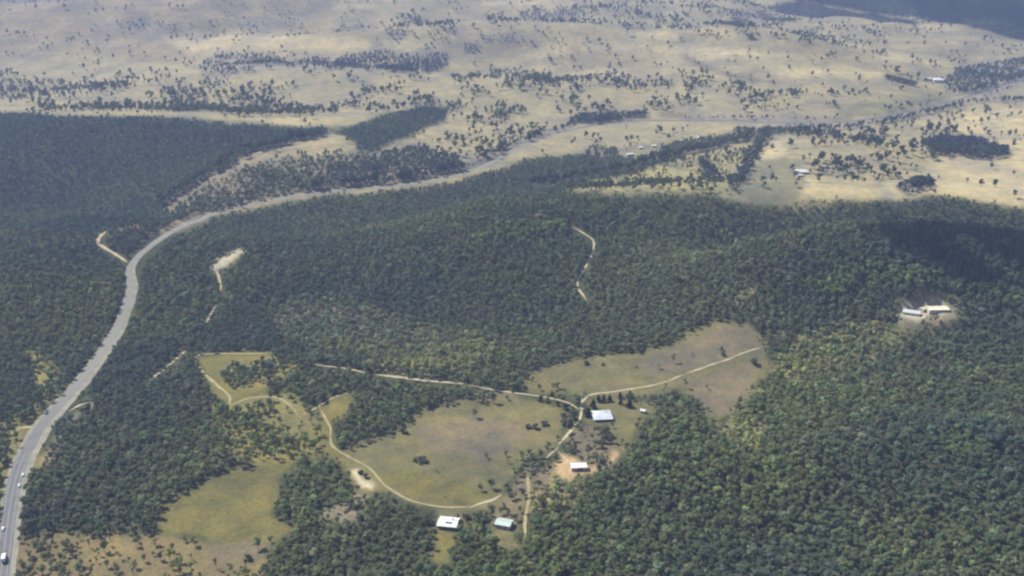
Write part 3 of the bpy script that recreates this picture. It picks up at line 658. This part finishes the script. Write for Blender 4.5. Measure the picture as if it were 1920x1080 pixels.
# ------------------------------------------------------------------ trees and bushes standing on their own
rnd = random.Random(5)
def lone(name, label, px_, py_, kind, h, wide_=1.0, tint=GT, group=None, cat='tree'):
    ms = {'gum': GUM_M, 'shrub': SHRUB_M, 'con': CON_M}[kind]; base = {'gum': 11.0, 'shrub': 3.9, 'con': 8.2}[kind]
    p = at(px_, py_); return tree(name, label, ms[rnd.randrange(len(ms))], (p[0], p[1], p[2] - .1), h / base, wide_, rnd.uniform(0, 6.28), tint, group, cat)
DK = (.5, .55, .55)
for lb, u, v, h, w_ in [
    ('black-green conifer hugging the left wall of the bluish-white roofed house', 1103, 780, 8, 1.1),
    ('black-green conifer at the back left corner of the bluish-white house', 1112, 766, 7.5, 1.1),
    ('dark conifer behind the bluish-white house, left one of three', 1122, 754, 6, 1.1),
    ('dark conifer behind the bluish-white house, middle one of three', 1132, 754, 6, 1.1),
    ('dark conifer behind the bluish-white house, right one of three', 1143, 753, 6.5, 1.1),
    ('upper dark conifer of the close pair right of the bluish-white house', 1163, 747, 6, 1.0),
    ('lower dark conifer of the close pair right of the bluish-white house', 1164, 758, 5.5, 1.0),
    ('upper dark conifer of the right-hand pair near the small white shed', 1181, 746, 6, 1.1),
    ('lower, wider dark conifer of the right-hand pair near the small white shed', 1180, 764, 6, 1.5)]:
    lone('conifer', lb, u, v, 'con', h * 1.12, w_ * 1.35, GT, 'dark conifers around the bluish-white house')
for lb, u, v, h, w_ in [
    ('small dark tree at the far left start of the row along the dirt track', 1012, 752, 4.5, .9), ('second small dark tree from the left along the dirt track', 1027, 755, 4.5, .9),
    ('small dark tree above the track, left of the middle', 1034, 742, 4.5, .9), ('small dark tree above the dirt track at its middle', 1050, 748, 4.5, .9),
    ('small dark tree below the dirt track before its bend', 1045, 761, 4.5, .9), ('small dark tree on the inside of the dirt track bend', 1062, 768, 5, 1.0),
    ('small dark tree on the bend beside the pale dirt drive', 1074, 772, 5, 1.0)]:
    lone('track_tree', lb, u, v, 'shrub', h * .95, w_ * .85, (.4, .43, .43), 'small trees lining the dirt track')
for nm, lb, u, v, kd, h, w_, tt in [
    ('bush', 'broad grey-green bush alone in the middle of the central paddock', 790, 867, 'shrub', 4.6, 1.5, (.75, .78, .8)),
    ('bush', 'smaller bush touching the left side of the lone paddock bush', 778, 866, 'shrub', 3.2, 1.2, (.75, .78, .8)),
    ('bush', 'low purple-grey bush at the left of the group in the upper central paddock', 990, 803, 'shrub', 3.6, 1.4, (.75, .72, .85)),
    ('bush', 'tallest bush in the group in the upper central paddock', 1004, 804, 'shrub', 4.4, 1.4, (.6, .6, .75)),
    ('bush', 'low bush at the right of the group in the upper central paddock', 1020, 798, 'shrub', 3.8, 1.4, (.75, .72, .85)),
    ('bush', 'purple-brown bush filling the inside of the pale drive bend', 1060, 797, 'shrub', 5.0, 1.6, (.9, .75, .85)),
    ('bush', 'brownish bush close under the dirt track bend', 1057, 783, 'shrub', 4.2, 1.4, (.85, .78, .85)),
    ('bush', 'brownish bush just above the purple-brown bush inside the drive bend', 1070, 786, 'shrub', 4.2, 1.3, (.85, .78, .85)),
    ('paddock_tree', 'round dark green tree at the lower right rim of the central paddock', 922, 917, 'gum', 9.5, 1.3, (.85, .95, .75)),
    ('paddock_tree', 'smaller tree left of the round dark green tree by the paddock rim', 902, 921, 'gum', 7, 1.2, (.95, 1, .85)),
    ('paddock_tree', 'left tree of the pair at the right rim of the central paddock', 978, 862, 'gum', 7.5, 1.1, DK),
    ('paddock_tree', 'right, darker tree of the pair at the right rim of the central paddock', 993, 862, 'gum', 8.5, 1.1, DK),
    ('paddock_tree', 'dark tree beside the lower end of the pale drive', 1027, 842, 'gum', 7.5, 1.1, (.7, .7, .7)),
    ('bush', 'round dark bush at the edge of the wooded knob in the paddock, upper one', 771, 788, 'shrub', 4.5, 1.1, DK),
    ('bush', 'round dark bush at the edge of the wooded knob in the paddock, lower one', 757, 812, 'shrub', 5.2, 1.2, DK),
    ('bush', 'dark bush curled round the bare cream earth patch', 686, 896, 'shrub', 3.6, 1.2, DK),
    ('bush', 'dark bush above the bare cream earth patch', 677, 888, 'shrub', 3.2, 1.1, DK),
    ('paddock_tree', 'dark tree at the back right corner of the nearest white-roofed house', 859, 975, 'con', 5.0, 1.2, GT),
    ('bush', 'dark bush just right of the nearest white-roofed house', 875, 974, 'shrub', 3.6, 1.1, (.6, .65, .5)),
    ('bush', 'dark bush at the end of the sandy drive by the white-roofed house', 891, 974, 'shrub', 3.8, 1.2, (.6, .65, .5)),
    ('bush', 'small dark bush above the dirt track in the upper right paddock', 1353, 657, 'shrub', 3.6, 1.0, DK),
    ('bush', 'small dark bush touching the dirt track in the upper right paddock', 1356, 667, 'shrub', 3.8, 1.1, DK),
    ('bush', 'black-green bush below the track end at the right of the upper paddock', 1414, 683, 'shrub', 5.6, 1.2, (.4, .42, .42)),
    ('bush', 'small dark bush in the upper left part of the upper right paddock', 1099, 684, 'shrub', 3.8, 1.1, DK),
    ('bush', 'tiny dark bush right of another in the upper right paddock', 1131, 685, 'shrub', 2.8, 1.0, DK),
    ('paddock_tree', 'dark tree clump jutting from the forest into the upper paddock', 1194, 662, 'gum', 8, 1.5, (.6, .62, .7)),
    ('bush', 'small olive bush in the middle of the upper right paddock', 1193, 690, 'shrub', 2.2, 1.0, (.8, .9, .6)),
    ('paddock_tree', 'tall narrow dark tree at the lower edge of the upper right paddock, left one', 1388, 788, 'gum', 12, .85, (.45, .5, .6)),
    ('paddock_tree', 'tall narrow dark tree at the lower edge of the upper right paddock, right one', 1412, 787, 'gum', 11.5, .8, (.5, .55, .65)),
    ('paddock_tree', 'slim dark tree at the right edge of the upper right paddock', 1447, 735, 'gum', 9, .8, (.5, .55, .6)),
    ('paddock_tree', 'grey tree by the left tip of the upper right paddock, left one', 1012, 732, 'gum', 6.5, 1.2, (.7, .75, .75)),
    ('paddock_tree', 'grey tree by the left tip of the upper right paddock, right one', 1037, 731, 'gum', 7.5, 1.3, (.75, .78, .78)),
    ('paddock_tree', 'dark tree on the rough grass below the yellow clearing, left one', 300, 1050, 'gum', 7.0, 1.2, (.55, .6, .6)),
    ('paddock_tree', 'dark tree on the rough grass below the yellow clearing, right one', 325, 1034, 'gum', 6.5, 1.2, (.6, .62, .65)),
    ('paddock_tree', 'dark tree at the left tip of the yellow clearing', 277, 1003, 'gum', 7.5, 1.3, (.55, .6, .65)),
    ('paddock_tree', 'dark tree beside another at the left tip of the yellow clearing', 252, 1005, 'gum', 7, 1.2, (.6, .65, .7)),
    ('bush', 'small bush at the lower rim of the yellow clearing', 465, 1050, 'shrub', 4, 1.3, (.7, .75, .7)),
    ('bush', 'round green bush on the grass between the bush and the small white shed', 1195, 800, 'shrub', 4.2, 1.2, (.8, .85, .6)),
    ('paddock_tree', 'grey leafy tree below the bluish-white house, upper one', 1130, 815, 'gum', 8, 1.3, (.8, .8, .8)),
    ('paddock_tree', 'grey leafy tree below the bluish-white house, lower one', 1127, 840, 'gum', 8, 1.2, (.75, .75, .8)),
    ('paddock_tree', 'dark lone tree on the far green flat near the homestead, lower one', 1611, 180, 'gum', 13, 1.1, (.4, .42, .5)),
    ('paddock_tree', 'dark lone tree on the far green flat near the homestead, upper one', 1624, 160, 'gum', 12, 1.1, (.4, .42, .45)),
    ('paddock_tree', 'tall thin dark tree alone on the pale rise left of the windbreak', 1480, 132, 'gum', 16, .8, (.4, .42, .45)),
    ('paddock_tree', 'dark tree tucked against the right side of the far slope house', 1519, 325, 'gum', 8, 1.2, DK),
    ]:
    lone(nm, lb, u, v, kd, h, w_, tt, None, 'bush' if nm == 'bush' else 'tree')
# windbreak by the far homestead: one long hedge
a, b2 = at(1661, 148), at(1716, 162)
K = MB(); T = MB(); r2 = random.Random(3); vec = Vector(b2) - Vector(a)
for k in range(26):
    p = vec * (k / 25) + Vector((r2.uniform(-2, 2), r2.uniform(-2, 2), 0)); p.z = float(hgt(a[0] + p.x, a[1] + p.y)) - a[2]
    T.tube(p + Vector((0, 0, -.5)), p + Vector((0, 0, 7)), .3, .12, 5); leaf_cloud(K, (p.x, p.y, p.z + 7), (5.5, 5.5, 6), 70, 2.0, r2)
hd = bpy.data.objects.new('hedge', None); COL.objects.link(hd); hd.location = a; hd['label'] = 'straight dark windbreak hedge left of the far homestead'; hd['category'] = 'hedge'
T.build('trunk', M_bark, hd); kk = K.build('crown', M_conifer, hd); kk['tint'] = [.7, .75, .75]

# ------------------------------------------------------------------ buildings
def thing(name, label, cat, p, rz=0, group=None):
    o = bpy.data.objects.new(name, None); COL.objects.link(o); o.location = p; o.rotation_euler = (0, 0, rz); o['label'] = label; o['category'] = cat
    if group: o['group'] = group
    return o
def roof_slab(mb, P, th=.12):                        # a sheet with thickness from its top outline
    Q = [(p[0], p[1], p[2] - th) for p in P]; n_ = len(P)
    mb.face(P); mb.face(Q[::-1])
    for j in range(n_): mb.face([P[j], Q[j], Q[(j + 1) % n_], P[(j + 1) % n_]])
def building(name, label, cat, px_, py_, rz, L, W, wh, rise, kind, roofm, wallm, over=.6, openings=(), open_bay=None, verandah=0, chimney=False):
    p = at(px_, py_); z = min(float(hgt(p[0] + dx, p[1] + dy)) for dx in (-L / 2, L / 2) for dy in (-W / 2, W / 2)); zt = max(float(hgt(p[0] + dx, p[1] + dy)) for dx in (-L / 2, L / 2) for dy in (-W / 2, W / 2))
    t = thing(name, label, cat, (p[0], p[1], zt), R(rz)); drop = zt - z + .4
    s = MB(); s.box((0, 0, -drop / 2 + .1), (L + .3, W + .3, drop + .2)); s.build('foundation', M_rust, t)
    wm = MB(); th = .2; zb = .2
    hgt_b = wh
    if open_bay:
        o0, o1 = open_bay
        for xa, xb in ((-L / 2, o0), (o1, L / 2)):
            if xb - xa > .05: wm.box(((xa + xb) / 2, -W / 2 + th / 2, zb + wh / 2), (xb - xa, th, wh))
        wm.box(((o0 + o1) / 2, -W / 2 + th / 2, zb + wh - .2), (o1 - o0, th - .02, .4))
    else: wm.box((0, -W / 2 + th / 2, zb + wh / 2), (L, th, wh))
    wm.box((0, W / 2 - th / 2, zb + wh / 2), (L, th, wh))
    for sg in (-1, 1):
        wm.box((sg * (L / 2 - th / 2), 0, zb + wh / 2), (th, W - 2 * th, wh))
        if kind == 'gable':
            xg = sg * (L / 2 - th / 2)
            A_ = [(xg - th / 2, -W / 2, zb + wh), (xg - th / 2, W / 2, zb + wh), (xg - th / 2, 0, zb + wh + rise)]; B_ = [(q[0] + th, q[1], q[2]) for q in A_]
            wm.face(A_[::-1]); wm.face(B_); wm.face([A_[0], A_[2], B_[2], B_[0]]); wm.face([A_[2], A_[1], B_[1], B_[2]])
    wm.build('wall', wallm, t)
    rm = MB(); e = zb + wh + .04; x_, y_ = L / 2 + over, W / 2 + over; k = rise / (W / 2); lo = e - over * k * .6
    cap = None
    if kind == 'gable':
        roof_slab(rm, [(-x_, -y_, lo), (x_, -y_, lo), (x_, -.0, e + rise), (-x_, -.0, e + rise)]); roof_slab(rm, [(x_, y_, lo), (-x_, y_, lo), (-x_, .003, e + rise), (x_, .003, e + rise)]); cap = (x_, e + rise)
    elif kind == 'hip':
        h = min(x_ - .6, y_)
        roof_slab(rm, [(-x_, -y_, lo), (x_, -y_, lo), (x_ - h, 0, e + rise), (-x_ + h, 0, e + rise)]); roof_slab(rm, [(x_, y_, lo), (-x_, y_, lo), (-x_ + h, .003, e + rise), (x_ - h, .003, e + rise)])
        roof_slab(rm, [(x_, -y_ + .01, lo), (x_, y_ - .01, lo), (x_ - h + .004, 0, e + rise)]); roof_slab(rm, [(-x_, y_ - .01, lo), (-x_, -y_ + .01, lo), (-x_ + h - .004, 0, e + rise)]); cap = (x_ - h, e + rise)
    else:
        roof_slab(rm, [(-x_, -y_, e), (x_, -y_, e), (x_, y_, e + rise), (-x_, y_, e + rise)])
    ro = rm.build('roof', roofm, t)
    if cap:
        c = MB(); c.box((0, 0, cap[1] + .05), (cap[0] * 2, .3, .1)); c.build('ridge_cap', M_rust, ro)
    if chimney:
        c = MB(); c.box((L * .22, W * .12, e + rise * .9), (.7, .7, 1.6)); c.box((L * .22, W * .12, e + rise * .9 + .85), (.85, .85, .12)); c.build('chimney', M_wall, ro)
    for kd, xo, w_, h_, zo in openings:              # on the wall that faces the camera
        yf = -W / 2
        if kd == 'window':
            f = MB(); f.box((xo, yf - .03, zb + zo), (w_ + .2, .08, h_ + .2)); fo = f.build('window', M_frame, t)
            g = MB(); g.box((xo, yf - .085, zb + zo), (w_, .03, h_)); g.build('pane', M_glass, fo)
        else:
            f = MB(); f.box((xo, yf - .04, zb + h_ / 2), (w_, .1, h_)); do = f.build('door', M_dark, t)
            g = MB(); g.box((xo + w_ * .35, yf - .11, zb + h_ * .48), (.12, .05, .12)); g.build('handle', M_rim, do)
    if verandah:
        vm = MB(); roof_slab(vm, [(-x_, -y_ - verandah, zb + wh - .75), (x_, -y_ - verandah, zb + wh - .75), (x_, -W / 2 - .01, zb + wh - .1), (-x_, -W / 2 - .01, zb + wh - .1)]); vm.build('verandah_roof', roofm, t)
        for j in range(5):
            c = MB(); c.box((-x_ + .3 + j * (2 * x_ - .6) / 4, -y_ - verandah + .25, (zb + wh - .85) / 2 - drop / 2), (.14, .14, zb + wh - .8 + drop)); c.build('verandah_post', M_frame, t)
    return t
h1 = building('house', 'white-roofed house nearest in view with shaded dark walls, at the paddock bottom', 'house', 841, 985, -10, 12.5, 11.0, 2.7, 1.5, 'gable', M_wroof, M_dark, .7,
    [('window', -4, 1.6, 1.2, 1.5), ('door', -.8, .95, 2.1, 0), ('window', 2, 1.8, 1.2, 1.5), ('window', 4.7, 1.2, 1.2, 1.5)], chimney=True)
for j in range(2):
    s = MB(); s.box((-.4 + j * 2.3, -2.6, 3.94), (2.1, 1.3, .06)); pn = s.build('dark_roof_panel', M_panel, h1); pn.rotation_euler = (0, 0, 0)  # two thin dark slabs over the front roof slope
building('shed', 'pale green roofed shed half hidden by trees right of the nearest house', 'shed', 945, 986, -18, 10.5, 8.0, 2.8, 1.2, 'gable', M_groof, M_wall, .4, [('door', 2, 1.0, 2.1, 0), ('window', -2, 1.2, .9, 1.6)])
building('house', 'large bluish-white roofed house ringed by black-green conifers at the drive top', 'house', 1128, 782, 6, 14.5, 11.5, 2.8, 2.0, 'hip', M_broof, M_wall, .8,
    [('window', -5, 1.8, 1.3, 1.5), ('window', -2, 1.6, 1.3, 1.5), ('door', .6, 1.0, 2.1, 0), ('window', 3, 1.6, 1.3, 1.5), ('window', 5.5, 1.4, 1.3, 1.5)], verandah=2.2, chimney=True)
building('shed', 'long white-roofed shed with a dark open bay on the bare red earth', 'shed', 1085, 880, 5, 11.5, 5.5, 2.8, .8, 'skillion', M_wroof, M_wall, .4, [('window', -3.8, 1.2, .8, 1.6)], open_bay=(-1.5, 2.6))
building('shed', 'tiny white shed at the edge of the trees right of the conifers', 'shed', 1206, 774, -25, 4.0, 3.6, 2.3, .8, 'gable', M_wroof, M_wall, .3, [('door', 0, .9, 2.0, 0)])
building('house', 'cream-roofed house lengthwise on the hilltop clearing', 'house', 1757, 582, 3, 19.0, 9.5, 2.3, 1.2, 'gable', M_croof, M_cwall, .6, [('window', -6, 1.6, 1.2, 1.5), ('window', -3, 1.6, 1.2, 1.5), ('door', 0, 1, 2.1, 0), ('window', 3.5, 2.0, 1.2, 1.5), ('window', 6.3, 1.4, 1.2, 1.5)])
building('shed', 'small cream-roofed outbuilding joining the left end of the hilltop house', 'shed', 1730, 584, 38, 6.0, 4.5, 2.5, .9, 'gable', M_croof, M_cwall, .3, [('door', 0, 1.8, 2.1, 0)])
building('shed', 'long grey-white roofed shed left of the hilltop house', 'shed', 1708, 589, -24, 15.0, 7.0, 2.3, .6, 'skillion', M_grroof, M_wall, .4, [('door', -3, 1.0, 2.1, 0), ('window', 2, 1.6, 1.0, 1.6)])
building('house', 'white-roofed farmhouse alone on the green flat of the far tan slope', 'house', 1503, 324, 4, 17.0, 10.0, 2.8, 2.0, 'hip', M_wroof, M_wall, .8, [('window', -5, 1.8, 1.3, 1.5), ('door', 0, 1.1, 2.1, 0), ('window', 5, 1.8, 1.3, 1.5)], verandah=2.0)
building('shed', 'bright white shed in front of the far slope farmhouse', 'shed', 1499, 331, 4, 8.5, 6.0, 2.6, .9, 'gable', M_wroof, M_wall, .4, [('door', 0, 2.4, 2.2, 0)])
building('shed', 'bright white-roofed shed among creek trees below the distant highway', 'shed', 1180, 292, 22, 13.0, 8.0, 3.0, 1.4, 'gable', M_broof, M_wall, .4, [('door', 2, 2.6, 2.4, 0)])
building('shed', 'small pale shed behind the bright creek-side shed', 'shed', 1201, 279, 0, 6.5, 6, 2.8, 1.2, 'gable', M_wroof, M_cwall, .3, [('door', 0, 2, 2.2, 0)])
building('shed', 'small dull cream shed rightmost of the three by the creek', 'shed', 1226, 276, 0, 7, 6, 2.8, 1.2, 'gable', M_croof, M_cwall, .3, [('door', 0, 2, 2.2, 0)])
building('house', 'brilliant white homestead right of the straight windbreak, far away', 'house', 1759, 154, -5, 24, 15, 4.5, 4, 'hip', M_wroof, M_frame, 1.0, [('window', -7, 3, 1.8, 2), ('door', 0, 2, 2.6, 0), ('window', 7, 3, 1.8, 2)])
building('shed', 'low lilac-grey shed between the windbreak and the far homestead', 'shed', 1738, 151, -5, 18, 10, 3.5, 2, 'gable', M_grroof, M_wall, .5, [('door', 0, 4, 3, 0)])
building('shed', 'white speck of a shed on the grass strip above the creek belt', 'shed', 1312, 260, 0, 9, 7, 3.0, 1.4, 'gable', M_wroof, M_wall, .4, [('door', 0, 2.6, 2.4, 0)])
# water tank below the red-earth shed
p = at(1067, 915); t = thing('water_tank', 'round white water tank in the trees below the long shed', 'tank', p)
m_ = MB(); m_.tube((0, 0, -.4), (0, 0, 2.1), 1.5, 1.5, 24, cap=True); m_.build('tank_body', M_tank, t, True)
m_ = MB(); m_.tube((0, 0, 2.1), (0, 0, 2.5), 1.58, .25, 24, cap=True); lid = m_.build('lid', M_tank, t)
m_ = MB(); m_.tube((0, 0, 2.5), (0, 0, 2.62), .3, .3, 12, cap=True); m_.build('hatch', M_rust, lid)

# ------------------------------------------------------------------ vehicles on the highway
def heading(pt):
    k = int(np.argmin(np.hypot(hp[:, 0] - pt[0], hp[:, 1] - pt[1]))); d = hp[min(k + 1, len(hp) - 1)] - hp[max(k - 1, 0)]; return math.atan2(d[1], d[0])
def wheel(parent, xw, yw, r, wd):
    m_ = MB(); m_.tube((xw, yw - wd / 2, r), (xw, yw + wd / 2, r), r, r, 16, cap=True); wo = m_.build('wheel', M_tyre, parent)
    m_ = MB(); sg = 1 if yw > 0 else -1; m_.tube((xw, yw + sg * wd / 2, r), (xw, yw + sg * (wd / 2 + .02), r), r * .6, r * .55, 12, cap=True); m_.build('rim', M_rim, wo)
def car_body(prof, wd, tuck):                        # side profile swept across, narrowing toward the top
    m_ = MB(); zs = max(q[1] for q in prof); zl = min(q[1] for q in prof)
    def pt(q, s): k = 1 - tuck * (q[1] - zl) / (zs - zl); return (q[0], s * wd / 2 * k, q[1])
    n_ = len(prof)
    for j in range(n_): a_, b_ = prof[j], prof[(j + 1) % n_]; m_.face([pt(a_, -1), pt(b_, -1), pt(b_, 1), pt(a_, 1)])
    m_.face([pt(q, 1) for q in prof]); m_.face([pt(q, -1) for q in prof][::-1]); return m_
def car(label, px_, py_, flip=0, truck=False):
    p = at(px_, py_); a_ = heading(p) + flip
    t = thing('truck' if truck else 'car', label, 'truck' if truck else 'car', (p[0], p[1], p[2] + .26), a_)
    if not truck:
        car_body([(-2.2, .35), (2.2, .35), (2.25, .6), (2.1, .82), (.95, .92), (-1.9, .95), (-2.25, .85)], 1.8, .06).build('body', M_carw, t)
        cb = car_body([(-1.95, .93), (.95, .9), (.25, 1.46), (-1.35, 1.5)], 1.7, .18).build('cabin', M_carw, t)
        m_ = car_body([(-1.75, .99), (.82, .97), (.2, 1.39), (-1.25, 1.42)], 1.745, .19); m_.build('side_window', M_glass, cb)
        m_ = MB(); m_.face([(.96, -.72, .95), (.96, .72, .95), (.31, .62, 1.44), (.31, -.62, 1.44)]); m_.face([(.95, -.72, .94), (.3, -.62, 1.43), (.3, .62, 1.43), (.95, .72, .94)]); m_.build('windscreen', M_glass, cb)
        for yy in (-.62, .62):
            m_ = MB(); m_.box((2.2, yy, .68), (.1, .35, .14)); m_.build('headlight', M_frame, t)
            m_ = MB(); m_.box((-2.25, yy, .75), (.06, .3, .14)); m_.build('tail_light', M_red, t)
        for xx in (-1.35, 1.4):
            for yy in (-.8, .8): wheel(t, xx, yy, .33, .2)
    else:
        m_ = MB(); m_.box((-1.2, 0, .75), (7.0, 1.0, .3)); m_.build('chassis', M_tyre, t)
        m_ = MB(); m_.box((-1.3, 0, 2.25), (6.4, 2.45, 2.6)); m_.build('cargo_box', M_carw, t)
        cb = car_body([(2.1, .6), (4.2, .6), (4.25, 1.5), (3.9, 2.6), (2.1, 2.65)], 2.35, .05).build('cab', M_carw, t)
        m_ = MB(); m_.face([(4.28, -1.0, 1.52), (4.28, 1.0, 1.52), (3.95, .95, 2.5), (3.95, -.95, 2.5)]); m_.build('windscreen', M_glass, cb)
        for xx in (-3.2, 3.1):
            for yy in (-1.0, 1.0): wheel(t, xx, yy, .48, .3)
    return t
car('white car driving on the highway in the bottom left corner', 6, 993)
car('white box truck on the highway at the very bottom left corner', 8, 1050, 0, True)
car('white car parked on the verge where the pale edge strip ends, nearer one', 36, 912, .1)
car('white car parked on the verge where the pale edge strip ends, farther one', 43, 892, .1)

# ------------------------------------------------------------------ unseen clouds added overhead to cast shade on the gully and far range
M_shade_cloud = mat('shade_cloud_white', (.9, .9, .9), 1, 0)
def shade_cloud(label, px_, py_, rx, ry, alt, seed, rz=0):
    r_ = random.Random(seed); p = Vector(at(px_, py_)); c = p + sv * ((alt - p.z) / sv.z); bm = bmesh.new()
    for k in range(34):
        a_ = r_.uniform(0, 6.283); q = math.sqrt(r_.random()); cx, cy = math.cos(a_) * q * rx, math.sin(a_) * q * ry; q_ = 1 - .6 * q
        s_ = min(rx, ry) * r_.uniform(.22, .42) * (.6 + .6 * q_)
        bmesh.ops.create_icosphere(bm, subdivisions=2, radius=1, matrix=Matrix.Translation((cx, cy, s_ * .35)) @ Matrix.Diagonal((s_ * 1.25, s_, s_ * .8, 1)))
    for v in bm.verts:
        v.co += v.co.normalized() * float(fbm(v.co.x + v.co.z * .7, v.co.y - v.co.z * .4, 60, seed, 2) - .5) * min(rx, ry) * .25
        if v.co.z < 0: v.co.z *= .25
    me = bpy.data.meshes.new('shade_cloud'); bm.to_mesh(me); bm.free(); me.materials.append(M_shade_cloud); me.polygons.foreach_set('use_smooth', [True] * len(me.polygons))
    o = link('shade_cloud', me); o.location = c; o.rotation_euler = (0, 0, rz); o['kind'] = 'stuff'; o['label'] = label
shade_cloud('small unseen cumulus added to shade the wooded gully', 1835, 450, 115, 50, 1400, 4, -.3)
shade_cloud('broad unseen cumulus added to shade the far range', 2260, 20, 1250, 600, 2300, 9, -.3)

# ------------------------------------------------------------------ air
hb = MB(); hb.box((0, 7000 - 300, 330), (26000, 15600, 900))
hz = hb.build('haze', bpy.data.materials.new('haze')); hz['kind'] = 'stuff'; hz['label'] = 'thin blue haze over the far country'
hm = hz.data.materials[0]; hm.use_nodes = True; n = hm.node_tree.nodes; l = hm.node_tree.links
for q in list(n):
    if q.type == 'BSDF_PRINCIPLED': n.remove(q)
pv = n.new('ShaderNodeVolumePrincipled'); pv.inputs['Density'].default_value = 1.25e-4; pv.inputs['Color'].default_value = (.46, .58, .96, 1); pv.inputs['Anisotropy'].default_value = .1
l.new(pv.outputs[0], n['Material Output'].inputs['Volume'])
zmin, zmax = float(tz.min()), float(tz.max())
print('terrain z', zmin, zmax, 'trees', len(x))
for v_ in hz.data.vertices: v_.co.z = (zmin - 1.0) if v_.co.z < 0 else max(CAM_Z, zmax + 40) + 15
